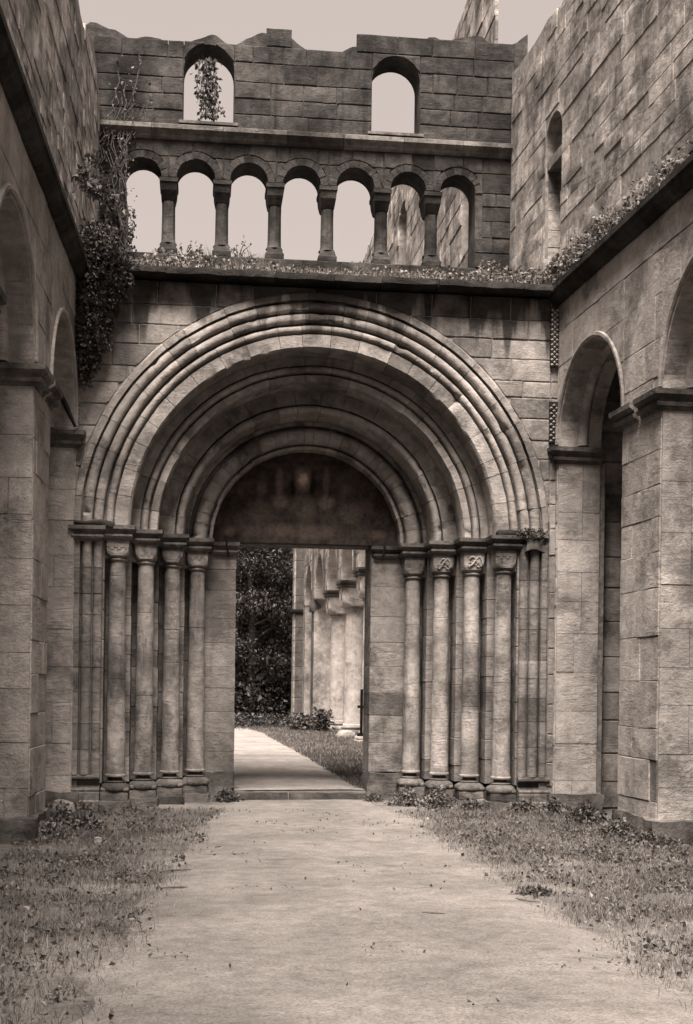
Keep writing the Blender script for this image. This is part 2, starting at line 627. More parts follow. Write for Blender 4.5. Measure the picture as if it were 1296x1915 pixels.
def wall_stones(F, u0, u1, z0, z1, ops, hr, wr, mat, parent, seed, top=None, zs=None, minh=0.03, **kw):
    rng = random.Random(seed)
    if zs is None:
        zs = [z0]
        while zs[-1] < z1 - hr[0] * 0.6:
            zs.append(min(z1, zs[-1] + rng.uniform(*hr)))
        zs[-1] = z1
    cnt = 0
    for za, zb in zip(zs[:-1], zs[1:]):
        us = [u0]
        while us[-1] < u1 - wr[0] * 0.7:
            us.append(min(u1, us[-1] + rng.uniform(*wr)))
        us[-1] = u1
        ed = set(us)
        for o in ops:
            hi = op_top(o, (o['u0'] + o['u1']) / 2)
            if o['sill'] < zb - 0.01 and hi > za + 0.01:
                for e in (o['u0'], o['u1']):
                    if u0 < e < u1:
                        # slide the nearest joint onto the edge of the opening
                        ed = {x for x in ed if abs(x - e) > wr[0] * 0.35 or x in (u0, u1)}
                        ed.add(e)
        us = sorted(ed)
        for a, b in zip(us[:-1], us[1:]):
            if b - a < 0.02:
                continue
            m = (a + b) / 2
            if top and (za + zb) / 2 > min(top(a), top(b), top(m)):
                continue
            arch = any(o.get('arch', True) and o['u0'] < m < o['u1'] and op_top(o, m) > za - 0.5 and o['spring'] < zb for o in ops)
            n = 15 if arch else 2
            cols = []
            for i in range(n):
                u = a + (b - a) * i / (n - 1)
                cols.append((u, [(max(l, za), min(h, zb)) for l, h in free_iv(u, m, -99, 99, ops)]))
            for k in range(len(cols[0][1])):
                runs, cur_ = [], []
                for u, iv in cols:
                    if iv[k][1] - iv[k][0] > minh:
                        cur_.append((u, iv[k][0], iv[k][1]))
                    else:
                        runs.append(cur_)
                        cur_ = []
                runs.append(cur_)
                for run in runs:
                    if len(run) < 2 or run[-1][0] - run[0][0] < 0.03:
                        continue
                    lows = [(u, l) for u, l, h in run]
                    if all(abs(l - za) < 1e-4 for _, l in lows):
                        lows = [lows[0], lows[-1]]
                    ups = [(u, h) for u, l, h in run]
                    if all(abs(h - zb) < 1e-4 for _, h in ups):
                        ups = [ups[0], ups[-1]]
                    stone(F, lows + ups[::-1], mat, parent, rng, **kw)
                cnt += 1
    return cnt


def voussoirs(F, prof, uc, zc, n, mat, parent, seed, a0=0.0, a1=PI, seg=4, jit=0.004, name='voussoir', gap=0.004, smooth=True, even=0.25, wth=1.0):
    rng = random.Random(seed)
    an = [a0 + (a1 - a0) * (i + (rng.uniform(-even, even) if 0 < i < n else 0)) / n for i in range(n + 1)]
    rm = sum(p[0] for p in prof) / len(prof)
    g = gap / rm / 2
    for a, b in zip(an[:-1], an[1:]):
        dr, dq = rng.uniform(-jit, jit), rng.uniform(-jit, jit)
        m_ = MB().arc(F, [(r + dr, q + dq) for r, q in prof], uc, zc, a + g, b - g, seg)
        m_.v = [weather(p, wth) for p in m_.v]
        m_.build(name, mat, parent, smooth, 38)


def roll(r0, r1, q, bulge, n=7):
    """points of a half-round moulding from r0 to r1 in front of the plane q"""
    return [((r0 + r1) / 2 + (r0 - r1) / 2 * math.cos(PI * i / n), q + bulge * math.sin(PI * i / n)) for i in range(n + 1)]


def rough(mb, x0, x1, y0, y1, z0, z1, amp, seed, cut=3, rnd=0.25):
    """weathered block: a subdivided box with softened corners and noise"""
    bm = bmesh.new()
    bmesh.ops.create_cube(bm, size=2)
    bmesh.ops.subdivide_edges(bm, edges=bm.edges[:], cuts=cut, use_grid_fill=True)
    c = Vector(((x0 + x1) / 2, (y0 + y1) / 2, (z0 + z1) / 2))
    h = Vector(((x1 - x0) / 2, (y1 - y0) / 2, (z1 - z0) / 2))
    for v in bm.verts:
        p = v.co.copy()
        l = p.length
        p = p.lerp(p * (1.25 / l), rnd)
        w = c + Vector((p.x * h.x, p.y * h.y, p.z * h.z))
        w += mnoise.noise_vector(w * 5.0 + Vector((seed, seed * 1.7, 0))) * amp
        v.co = w
    bm.verts.index_update()
    mb.add([v.co[:] for v in bm.verts], [[v.index for v in f.verts] for f in bm.faces])
    bm.free()
    return mb


def leaves(name, pts, size, mat, parent, seed, down=0.4, wid=0.36, fold=0.15, out=None):
    rs = np.random.RandomState(seed)
    P = np.array(pts, dtype=float)
    n = len(P)
    d = rs.normal(size=(n, 3))
    d[:, 2] -= down
    if out is not None:
        d += np.array(out)
    d /= np.linalg.norm(d, axis=1)[:, None] + 1e-9
    s = np.cross(d, rs.normal(size=(n, 3)))
    s /= np.linalg.norm(s, axis=1)[:, None] + 1e-9
    nn = np.cross(d, s)
    L = (size * rs.uniform(0.55, 1.35, n))[:, None]
    v = np.empty((n, 4, 3))
    v[:, 0] = P
    v[:, 1] = P + d * L * 0.45 + s * L * wid + nn * L * fold
    v[:, 2] = P + d * L
    v[:, 3] = P + d * L * 0.45 - s * L * wid + nn * L * fold
    k = np.arange(n)[:, None] * 4
    f = np.concatenate([k + [0, 1, 2], k + [0, 2, 3]]).tolist()
    return mk(name, v.reshape(-1, 3), f, mat, parent)


def blades(name, pts, h, w, mat, seed, parent=None, lean=0.5):
    rs = np.random.RandomState(seed)
    P = np.array(pts, dtype=float)
    n = len(P)
    a = rs.uniform(0, 2 * PI, n)
    hh = h * rs.uniform(0.4, 1.4, n)
    side = np.stack([np.cos(a), np.sin(a), np.zeros(n)], 1) * (w * rs.uniform(0.6, 1.3, n))[:, None]
    b = rs.uniform(0, 2 * PI, n)
    ln = np.stack([np.cos(b), np.sin(b), np.zeros(n)], 1) * (hh * rs.uniform(0.05, lean * 1.6, n))[:, None]
    up = np.zeros((n, 3))
    up[:, 2] = hh
    v = np.empty((n, 5, 3))
    v[:, 0] = P - side * 0.5
    v[:, 1] = P + side * 0.5
    v[:, 2] = P + side * 0.4 + ln * 0.35 + up * 0.55
    v[:, 3] = P - side * 0.4 + ln * 0.35 + up * 0.55
    v[:, 4] = P + ln + up * 0.9
    k = np.arange(n)[:, None] * 5
    f = (k + [0, 1, 2, 3]).tolist() + (k + [3, 2, 4]).tolist()
    return mk(name, v.reshape(-1, 3), f, mat, parent)


# ------------------------------------------------------------------ ground and path
AX, CZA = 1.545, 3.62                                    # portal axis and centre of its arches


def gz(x, y):
    t = min(1.0, max(0.0, (y - 18.25) / 0.25))
    t = t * t * (3 - 2 * t)
    b = mnoise.noise(Vector((x * 0.5, y * 0.5, 3))) * 0.022
    far = 0.02 * math.sin(y * 0.3) if y > 19 else 0
    return -0.03 + 0.12 * t + b + far


def ground():
    xs = [-400, -120, -40, -15] + [-8 + 0.4 * i for i in range(51)] + [20, 45, 120, 400]
    ys = [-300, -60, -10, 0] + [3 + 0.4 * i for i in range(38)] + [18.24 + 0.05 * i for i in range(7)] + [18.9 + 0.8 * i for i in range(56)] + [75, 110, 200, 600]
    v = [(x, y, gz(x, y)) for y in ys for x in xs]
    nx = len(xs)
    f = [(j * nx + i, j * nx + i + 1, (j + 1) * nx + i + 1, (j + 1) * nx + i) for j in range(len(ys) - 1) for i in range(nx - 1)]
    return mk('ground', v, f, 'soil')


tag(ground(), 'bare trampled earth', None, kind='structure')
PL = [(2, -0.9), (6, -0.62), (9, -0.37), (12.1, -0.15), (15.5, 0.18), (17.0, 0.40), (17.7, 0.55), (18.2, 0.55), (60, 0.45)]
PR = [(2, 2.6), (6, 2.68), (8.7, 2.67), (10.7, 2.64), (12.5, 2.60), (14.5, 2.70), (16.2, 2.76), (17.0, 2.6), (17.7, 2.46), (18.2, 2.52), (21, 2.43), (35, 2.3), (41.5, 2.2), (44, 1.9), (60, 1.9)]


def lerp_tab(t, y):
    for (a, p), (b, q) in zip(t[:-1], t[1:]):
        if a <= y <= b:
            return p + (q - p) * (y - a) / (b - a)
    return t[0][1] if y < t[0][0] else t[-1][1]


def pl(y):
    return lerp_tab(PL, y) + (mnoise.noise(Vector((y * 1.3, 7, 0))) * 0.14 + mnoise.noise(Vector((y * 5, 9, 0))) * 0.05) * (1 if y < 17 else 0.2)


def pr(y):
    return lerp_tab(PR, y) + (mnoise.noise(Vector((y * 1.2, 17, 0))) * 0.14 + mnoise.noise(Vector((y * 5, 19, 0))) * 0.05) * (1 if y < 17 else 0.5)


def path(y0, y1, st, name, mt='path'):
    ys = list(np.arange(y0, y1 + 1e-6, st))
    n = 16
    v = []
    for y in ys:
        a, b = pl(y), pr(y)
        for i in range(n + 1):
            x = a + (b - a) * i / n
            e = min(i, n - i) / 2.0
            v.append((x, y, gz(x, y) + 0.002 + 0.014 * min(1, e)))
    f = [(j * (n + 1) + i, j * (n + 1) + i + 1, (j + 1) * (n + 1) + i + 1, (j + 1) * (n + 1) + i) for j in range(len(ys) - 1) for i in range(n)]
    return tag(mk(name, v, f, mt, smooth=True), 'pale trodden sandy path', None, kind='structure')


path(2.0, 18.30, 0.08, 'path')
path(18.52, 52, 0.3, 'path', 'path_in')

# ------------------------------------------------------------------ the portal
PF = lambda u, z, o: (AX + u, 16.8 - o, z)               # portal front plane
MIR = lambda u, z, o: (AX - u, 16.8 - o, z)
A_ = [2.57, 2.222, 1.876, 1.535]                         # column axes, distance from the portal axis
YC = [16.98 + 0.39 * k for k in range(4)]

portal = empty('portal', (AX, 16.8, -0.05))
tag(portal, 'stepped round-arched stone portal with four slim columns on each side', 'portal')

# stepped arch orders, each of separate voussoirs
pA = ([(3.14, -0.25), (3.14, 0.03), (3.115, 0.05), (3.045, 0.05), (3.04, -0.06), (3.025, -0.06)] + roll(3.02, 2.895, 0.0, 0.055) + [(2.892, -0.11), (2.880, -0.11)]
      + roll(2.875, 2.76, -0.01, 0.045) + [(2.755, -0.12), (2.735, -0.12), (2.735, -0.25)])
pB = ([(2.80, -0.60), (2.80, -0.14), (2.728, -0.14)] + roll(2.725, 2.63, -0.03, 0.05, 6) + [(2.622, -0.09), (2.61, -0.09), (2.605, -0.012), (2.445, -0.012), (2.42, -0.035), (2.41, -0.06), (2.41, -0.60)])
pC = ([(2.50, -1.0), (2.50, -0.42), (2.305, -0.42), (2.300, -0.50), (2.285, -0.50)] + roll(2.283, 2.195, -0.41, 0.06, 6) + [(2.19, -0.50), (2.172, -0.50), (2.165, -0.385), (2.075, -0.385), (2.065, -0.40), (2.065, -1.0)])
pD = ([(2.15, -1.35), (2.15, -0.86)] + [(2.06 - 0.20 * i / 5, -0.86 + 0.07 * (i / 5) ** 2) for i in range(6)] + [(1.856, -0.92), (1.842, -0.92)] + roll(1.84, 1.73, -0.82, 0.065, 6) + [(1.722, -0.90), (1.715, -1.35)])
pE = ([(1.80, -1.62), (1.80, -1.27), (1.665, -1.27), (1.655, -1.40), (1.625, -1.40)] + roll(1.615, 1.41, -1.27, 0.11, 9) + [(1.405, -1.38), (1.385, -1.38), (1.375, -1.29), (1.335, -1.29), (1.33, -1.31), (1.33, -1.62)])
for prof, n, sd in ((pA, 19, 1), (pB, 21, 2), (pC, 19, 3), (pD, 17, 4), (pE, 23, 5)):
    voussoirs(PF, prof, 0, CZA, n, 'arch', portal, sd, seg=8, gap=0.006, jit=0.004)

# tympanum with its faded painting, and the masonry behind the orders
mb = MB()
pts = [(-1.42, 3.645), (1.42, 3.645)] + [(1.42 * math.cos(PI * i / 32), CZA + 0.03 + 1.42 * math.sin(PI * i / 32)) for i in range(1, 32)]
mb.prism(PF, pts, -1.75, -1.52)
ty = mb.build('tympanum', 'fresco', portal)
ty['label'] = 'dark tympanum with a faded painting of figures'
mb = MB()
wall_core(mb, PF, -3.2, 3.2, -0.1, 6.80, [dict(u0=-0.985, u1=0.955, sill=-1, spring=3.648, arch=False)], 2.2, front=-1.60)
mb.build('wall_core', 'mortar', portal)

rng = random.Random(11)
zj = [0.42, 0.70, 1.02, 1.30, 1.60, 1.95, 2.28, 2.62, 2.95, 3.22]
for sd, FF in ((-1, MIR), (1, PF)):
    # outer moulded pilaster in courses
    zc = [0.42]
    while zc[-1] < 3.3:
        zc.append(zc[-1] + rng.uniform(0.24, 0.42))
    zc[-1] = 3.53
    for za, zb in zip(zc[:-1], zc[1:]):
        q = rng.uniform(-0.004, 0.004)
        mb = MB()
        n = len(pA)
        v = [FF(r, za + 0.003, o + q - 0.02) for r, o in pA] + [FF(r, zb - 0.003, o + q - 0.02) for r, o in pA]
        f = [tuple(range(n)), tuple(reversed(range(n, 2 * n)))] + [(i, i + n, (i + 1) % n + n, (i + 1) % n) for i in range(n)]
        mb.add(v, f).build('pilaster_stone', 'jamb', portal, True, 38)
    # stepped jamb behind the columns
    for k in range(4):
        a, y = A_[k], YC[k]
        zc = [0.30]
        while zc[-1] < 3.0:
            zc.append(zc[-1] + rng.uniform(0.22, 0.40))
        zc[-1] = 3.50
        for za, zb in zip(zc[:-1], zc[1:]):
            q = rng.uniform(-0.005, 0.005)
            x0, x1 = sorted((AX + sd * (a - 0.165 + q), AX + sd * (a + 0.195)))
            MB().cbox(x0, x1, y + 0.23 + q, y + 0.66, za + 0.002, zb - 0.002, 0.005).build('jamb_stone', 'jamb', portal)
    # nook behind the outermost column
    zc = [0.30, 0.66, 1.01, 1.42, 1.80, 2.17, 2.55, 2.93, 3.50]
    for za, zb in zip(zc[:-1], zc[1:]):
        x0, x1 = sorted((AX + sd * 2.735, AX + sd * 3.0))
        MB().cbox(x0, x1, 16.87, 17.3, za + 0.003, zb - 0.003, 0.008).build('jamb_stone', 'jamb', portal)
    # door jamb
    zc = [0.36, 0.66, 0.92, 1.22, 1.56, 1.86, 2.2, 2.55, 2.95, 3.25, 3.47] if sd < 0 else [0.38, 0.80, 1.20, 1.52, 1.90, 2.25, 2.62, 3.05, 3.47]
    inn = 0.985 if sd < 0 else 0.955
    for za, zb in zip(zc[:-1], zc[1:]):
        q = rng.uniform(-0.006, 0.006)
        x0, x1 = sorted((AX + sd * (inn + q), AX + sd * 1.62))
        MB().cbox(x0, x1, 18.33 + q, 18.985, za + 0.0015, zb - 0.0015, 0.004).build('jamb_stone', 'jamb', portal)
    x0, x1 = sorted((AX + sd * (inn - 0.012), AX + sd * 1.50))
    rough(MB(), x0, x1, 18.26, 18.97, -0.12, 0.37, 0.03, 3 + sd, 4, 0.06).build('jamb_foot', 'plinth', portal, True, 60)
    # imposts, one moulded block per step
    imp = [(3.455, 0.0), (3.475, 0.012), (3.48, 0.035), (3.51, 0.055), (3.535, 0.055), (3.54, 0.025), (3.565, 0.035), (3.59, 0.065), (3.60, 0.085), (3.65, 0.09)]

    def impost(u0, u1, y0, y1, dz, name='impost'):
        x0, x1 = sorted((AX + sd * u0, AX + sd * u1))
        return MB().rings([((x0 - o, y0 - o, x1 + o, y1), z + dz) for z, o in imp]).build(name, 'impost', portal, False)
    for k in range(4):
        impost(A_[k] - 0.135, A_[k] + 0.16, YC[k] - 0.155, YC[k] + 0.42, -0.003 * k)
    if sd < 0:
        impost(2.80, 3.10, 16.755, 17.05, -0.02)
        rough(MB(), AX - 3.14, AX - 2.62, 16.70, 17.0, 3.625, 3.70, 0.035, 5, 5, 0.3).build('impost_crust', 'soot', portal, True, 60)
    else:
        rough(MB(), AX + 2.82, AX + 3.11, 16.73, 17.1, 3.44, 3.64, 0.075, 8, 7, 0.2).build('broken_impost', 'plinth', portal, True, 60)['label'] = 'broken weathered impost end'
        rough(MB(), AX + 2.42, AX + 2.86, 16.74, 17.0, 3.635, 3.72, 0.03, 9, 5, 0.3).build('impost_crust', 'soot', portal, True, 60)
    impost(1.03, 1.30, 18.31, 18.9, -0.02)
    x0 = AX + sd * 1.10
    MB().tube([(x0, 18.24, 3.42), (x0 + 0.01 * sd, 18.21, 3.50), (x0 + 0.03 * sd, 18.21, 3.62), (x0 + 0.03 * sd, 18.27, 3.68)], 0.016, 6).build('iron_hook', 'iron', portal, True)

    # columns: drums, base, capital
    for k in range(4):
        a, y = A_[k], YC[k]
        cx = AX + sd * a
        cuts = {(-1, 0): [0.39, 1.66, 3.0, 3.2], (-1, 1): [0.39, 1.45, 2.55, 3.2], (-1, 2): [0.39, 1.9, 2.35, 3.2], (-1, 3): [0.39, 1.75, 2.4, 3.2],
                (1, 0): [0.39, 1.68, 3.15], (1, 1): [0.39, 1.35, 2.22, 3.15], (1, 2): [0.39, 1.5, 2.58, 3.15], (1, 3): [0.39, 1.45, 2.5, 3.15]}[(sd, k)]
        rr = lambda z: 0.126 - 0.022 * (z - 0.39) / 2.8
        ztop = cuts[-1]
        col = None
        for i, (za, zb) in enumerate(zip(cuts[:-1], cuts[1:])):
            d = rng.uniform(-0.002, 0.002)
            mb = MB()
            pf = [(rr(za) - 0.004 + d, za + 0.001), (rr(za) + d, za + 0.006)] + [(rr(za + (zb - za) * t) + d + 0.0012 * math.sin(9 * t + k), za + (zb - za) * t) for t in (0.2, 0.4, 0.6, 0.8)] + [(rr(zb) + d, zb - 0.006), (rr(zb) - 0.004 + d, zb - 0.001)]
            if i == 0:
                pf = [(rr(za) + 0.012, za), (rr(za) + 0.014, za + 0.02), (rr(za) + 0.002, za + 0.035)] + pf[2:]
            mb.lathe(pf, cx, y, 22)
            if col is None:
                col = mb.build('column', 'column', portal, True, 18, base=True)
            else:
                mb.build('drum', 'column', col, True, 18)
        # base
        sq = 0.175
        mb = MB()
        mb.lathe([(0.10, 0.39), (0.088, 0.372), (0.095, 0.345), (0.125, 0.335), (0.135, 0.325), (0.128, 0.31), (0.16, 0.295), (0.192, 0.275), (0.205, 0.245), (0.20, 0.215), (0.175, 0.185)][::-1], cx, y, 24)
        b = mb.build('base', 'plinth', col, True, 60)
        mb = MB()
        rough(mb, cx - sq, cx + sq, y - sq, y + 0.25, 0.085, 0.195, 0.012, k + 3 * sd, 4, 0.04)
        mb.build('base_slab', 'plinth', col, True, 50)
        for s1 in (-1, 1):                               # corner spurs of the base
            mb = MB()
            rough(mb, cx + s1 * sq * 0.8 - 0.04, cx + s1 * sq * 0.8 + 0.04, y - sq * 0.95, y - sq * 0.45, 0.20, 0.255, 0.012, k + s1, 2, 0.6)
            mb.build('spur', 'plinth', col, True, 60)
        # neck ring and cushion capital
        mb = MB()
        r0 = rr(ztop)
        mb.lathe([(r0 * 0.9, ztop - 0.003), (r0 + 0.012, ztop), (r0 + 0.024, ztop + 0.012), (r0 + 0.024, ztop + 0.028), (r0 + 0.008, ztop + 0.042), (r0 * 0.9, ztop + 0.046)], cx, y, 22)
        mb.build('neck_ring', 'column', col, True, 60)
        hs, zb, zt = 0.148, ztop + 0.04, 3.462
        v, f = [], []
        n = 28
        for i in range(9):
            t = i / 8
            z = zb + (zt - zb) * t
            e = min(1.0, t / 0.72)
            rad_in = r0 + 0.008 + (hs * 1.30 - r0) * math.sqrt(1 - (1 - e) ** 2)   # sphere that rounds the cube
            for j in range(n):
                th = 2 * PI * (j + 0.5) / n
                c, s = math.cos(th), math.sin(th)
                sqr = hs / max(abs(c), abs(s))
                rad = min(sqr, rad_in)
                v.append((cx + rad * c, y + rad * s, z))
        for i in range(8):
            for j in range(n):
                f.append((i * n + j, i * n + (j + 1) % n, (i + 1) * n + (j + 1) % n, (i + 1) * n + j))
        f += [tuple(reversed(range(n))), tuple(8 * n + j for j in range(n))]
        MB().add(v, f).build('capital', 'column', col, True, 30)
        x0, x1 = sorted((cx - sd * 0.02, cx + sd * 0.20))
        MB().cbox(x0, x1, y - 0.045, y + 0.21, ztop + 0.03, 3.46, 0.01).build('capital_block', 'column', col)
        # carving on the front of the capital
        fy = y - hs - 0.002
        mb = MB()
        zc0 = zt - 0.03
        if sd > 0 and k in (1, 2):
            kt = []
            for i in range(41):
                t = 2 * PI * i / 40
                kt.append((cx + 0.02 * sd + 0.105 * math.sin(t) * (1 - 0.12 * k), fy - 0.008 + 0.010 * math.sin(3 * t), (zt + zb) / 2 + 0.01 + 0.062 * math.sin(2 * t + 0.4 * k)))
            mb.tube(kt, 0.013, 6)
            for i in range(3):
                t0 = [(cx + 0.06 * (i - 1) + 0.032 * math.cos(q), fy - 0.006, zb + 0.10 + 0.035 * (i % 2) + 0.032 * math.sin(q)) for q in np.linspace(0, 5.2, 12)]
                mb.tube(t0, 0.010, 5)
            mb.build('carving', 'column', col, True)['label'] = 'knotted interlace carved on the capital'
        elif (sd, k) in ((-1, 1), (-1, 2), (1, 3)):
            for rad in (0.135, 0.112, 0.09):
                mb.tube([(cx + rad * math.cos(q), fy + 0.001 + 0.03 * max(0, math.sin(-q) * rad / 0.135 - 0.55) * 2, zc0 - 0.045 + rad * math.sin(q)) for q in np.linspace(PI, 2 * PI, 17)], 0.0055, 5)
            mb.build('carving', 'column', col, True)['label'] = 'concentric half circles carved on the capital'
        else:
            mb.tube([(cx - 0.12, fy, zc0), (cx + 0.12, fy, zc0)], 0.006, 5)
            for i in range(5):
                mb.tube([(cx - 0.11 + 0.044 * i + 0.022 * math.cos(q), fy, zc0 - 0.035 - 0.03 * (i % 2) + 0.022 * math.sin(q)) for q in np.linspace(PI, 2 * PI, 7)], 0.006, 5)
            mb.tube([(cx + 0.115 * math.cos(q), fy + 0.004, zc0 - 0.045 + 0.10 * math.sin(q)) for q in np.linspace(PI, 2 * PI, 13)], 0.006, 5)
            mb.build('carving', 'column', col, True)['label'] = 'shallow scroll relief carved on the capital'
        # stepped plinth below
        mb = MB()
        rough(mb, cx - 0.20, cx + 0.20, y - 0.235, y + 0.3, -0.16, 0.088, 0.018, k * 2 + sd, 4, 0.05)
        mb.build('plinth', 'plinth', portal, True, 50)
    # base moulding of the outer pilaster
    pb = [(-0.3, -0.16), (0.14, -0.16), (0.14, 0.085), (0.10, 0.10), (0.10, 0.19), (0.07, 0.20), (0.075, 0.23), (0.055, 0.25), (0.01, 0.255), (-0.03, 0.29), (-0.02, 0.34), (0.02, 0.36), (0.05, 0.375), (0.05, 0.40), (0.02, 0.42), (-0.3, 0.42)]
    for u0, u1 in ((2.76, 2.955), (2.96, 3.19)):
        MB().extr(FF, [(o - 0.01, z) for o, z in pb], u0, u1).build('base_moulding', 'plinth', portal, True, 40)

# worn threshold
rng = random.Random(5)
for x0, x1 in ((AX - 0.97, AX - 0.20), (AX - 0.19, AX + 0.94)):
    rough(MB(), x0, x1, 18.28, 18.62, -0.10, 0.075, 0.022, x0, 5, 0.08).build('threshold_stone', 'plinth', portal, True, 60)

# ------------------------------------------------------------------ wall round the portal
wf = lambda u, z, o: (u, 16.8 - o, z)
mb = MB()
wall_core(mb, wf, -1.80, 5.0, -0.1, 6.82, [dict(u0=AX - 3.05, u1=AX + 3.05, sill=-1, spring=CZA)], 2.1)
pw = mb.build('portal_wall', 'mortar_pale')
tag(pw, 'stained ashlar wall around the great round arch, below the weed-grown ledge', 'wall')
zs = [3.4, 3.75, 4.08, 4.40, 4.68, 4.93, 5.22, 5.50, 5.72, 6.01, 6.27, 6.53, 6.84]
wall_stones(wf, -1.59, 4.80, 3.4, 6.84, [dict(u0=AX - 3.145, u1=AX + 3.145, sill=-1, spring=CZA)], (0.25, 0.32), (0.42, 0.85), 'wall', pw, 21, zs=zs)
# narrow strip of wall right of the portal pilaster
for za, zb in zip([0.3, 0.62, 1.0, 1.4, 1.8, 2.15, 2.55, 2.9], [0.62, 1.0, 1.4, 1.8, 2.15, 2.55, 2.9, 3.4]):
    stone(wf, [(4.695, za), (4.80, za), (4.80, zb), (4.695, zb)], 'jamb', pw, rng)
# weathered ledge slabs
us = [-1.06, -0.45, 0.32, 0.95, 1.72, 2.35, 3.1, 3.72, 4.25, 4.72]
for a, b in zip(us[:-1], us[1:]):
    mb = MB()
    q = rng.uniform(-0.02, 0.02)
    rough(mb, a + 0.004, b - 0.004, 16.52 + q, 17.3, 6.862 + q * 0.2, 6.94 + q * 0.3, 0.016, a * 3, 5, 0.02)
    mb.build('ledge_slab', 'soot', pw, True, 50)
mb = MB()
rough(mb, -1.9, 5.0, 16.66, 18.95, 6.90, 7.5, 0.0, 2, 9, 0.0)
for i, p in enumerate(mb.v):                             # earth bank sloping up behind the ledge
    x, y, z = p
    if z > 7.0:
        t = min(1, max(0, (y - 16.62) / 2.3))
        mb.v[i] = (x, y, 6.93 + 0.62 * t ** 0.8 + mnoise.noise(Vector((x * 2, y * 2, 1))) * 0.05)
bank = mb.build('earth_bank', 'soil', None, True, 60)
tag(bank, 'earth heaped on top of the ledge below the gallery', None, kind='structure')

# carved corner strips of small lozenges
def lozenge(name, x0, x1, y, z0, z1, label):
    base = MB().box(x0, x1, y, y + 0.2, z0, z1).build(name, 'soot', pw)
    base['label'] = label
    mb = MB()
    nx = max(3, int(round((x1 - x0) / 0.034)))
    dx = (x1 - x0) / nx
    nz = int((z1 - z0) / dx)
    for j in range(nz):
        for i in range(nx):
            if (i + j) % 2:
                continue
            cx, cz = x0 + (i + 0.5) * dx, z0 + (j + 0.5) * dx
            h = dx * 0.72
            mb.add([(cx - h, y - 0.002, cz), (cx, y - 0.002, cz - h), (cx + h, y - 0.002, cz), (cx, y - 0.002, cz + h), (cx, y - 0.03, cz)], [(0, 1, 4), (1, 2, 4), (2, 3, 4), (3, 0, 4)])
    mb.build('lozenges', 'pier', base)['kind'] = 'stuff'


lozenge('carved_strip', 4.665, 4.765, 16.74, 5.92, 6.70, 'strip carved with rows of small lozenges in the corner')
lozenge('carved_strip', 4.665, 4.775, 16.75, 4.90, 5.45, 'worn lower end of the lozenge strip')
lozenge('carved_strip', -1.62, -1.535, 16.74, 4.90, 5.22, 'short lozenge carved strip in the left corner')

# ------------------------------------------------------------------ gallery above
GY = 19.1
gf = lambda u, z, o: (u, GY - o, z)
cen = [-0.87, -0.092, 0.70, 1.488, 2.29, 3.09, 3.85]
half = [0.275, 0.285, 0.280, 0.28, 0.29, 0.272, 0.272]
SP = 9.095
ops = [dict(u0=-1.145, u1=4.122, sill=7.97, spring=SP - 0.005, arch=False)]
sops = list(ops)
for c, h in zip(cen, half):
    ops.append(dict(u0=c - h, u1=c + h, sill=8.5, spring=SP))
    sops.append(dict(u0=c - h - 0.105, u1=c + h + 0.105, sill=8.5, spring=SP))
wins = [(-0.29, 0.46), (2.52, 3.25)]
for a, b in wins:
    for l in (ops, sops):
        l.append(dict(u0=a, u1=b, sill=9.94, spring=10.72))


def gtop(u):
    return 11.35 + 0.35 * mnoise.noise(Vector((u * 0.9, 3.3, 0))) + 0.22 * mnoise.noise(Vector((u * 3, 1.3, 0))) + 0.07 * (u - 1.5)


mb = MB()
wall_core(mb, gf, -1.75, 4.9, 6.7, 11.9, ops, 0.50, top=lambda u: gtop(u) - 0.10)
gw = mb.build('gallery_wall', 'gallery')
tag(gw, 'dark upper wall with a row of seven small arches and two windows above', 'wall')
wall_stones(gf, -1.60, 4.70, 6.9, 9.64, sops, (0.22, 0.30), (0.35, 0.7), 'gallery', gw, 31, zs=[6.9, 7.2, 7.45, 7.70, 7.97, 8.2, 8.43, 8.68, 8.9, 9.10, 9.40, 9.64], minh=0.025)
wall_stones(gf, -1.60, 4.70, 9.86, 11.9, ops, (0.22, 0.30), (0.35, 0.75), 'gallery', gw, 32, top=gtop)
for i, (c, h) in enumerate(zip(cen, half)):
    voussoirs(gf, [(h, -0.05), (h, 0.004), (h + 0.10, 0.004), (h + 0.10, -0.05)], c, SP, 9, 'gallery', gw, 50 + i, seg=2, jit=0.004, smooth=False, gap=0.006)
# string course
for a, b in zip([-1.6, -0.75, 0.3, 1.25, 2.1, 3.0, 3.9], [-0.75, 0.3, 1.25, 2.1, 3.0, 3.9, 4.70]):
    MB().extr(gf, [(-0.05, 9.645), (0.02, 9.645), (0.05, 9.67), (0.06, 9.70), (0.11, 9.74), (0.13, 9.76), (0.13, 9.82), (0.05, 9.858), (-0.05, 9.858)], a + 0.003, b - 0.003).build('string_course', 'impost', gw)
for a, b in wins:
    MB().extr(gf, [(-0.45, 9.92), (0.0, 9.90), (0.035, 9.895), (0.035, 9.935), (-0.45, 9.965)], a - 0.06, b + 0.06).build('window_sill', 'impost', gw)
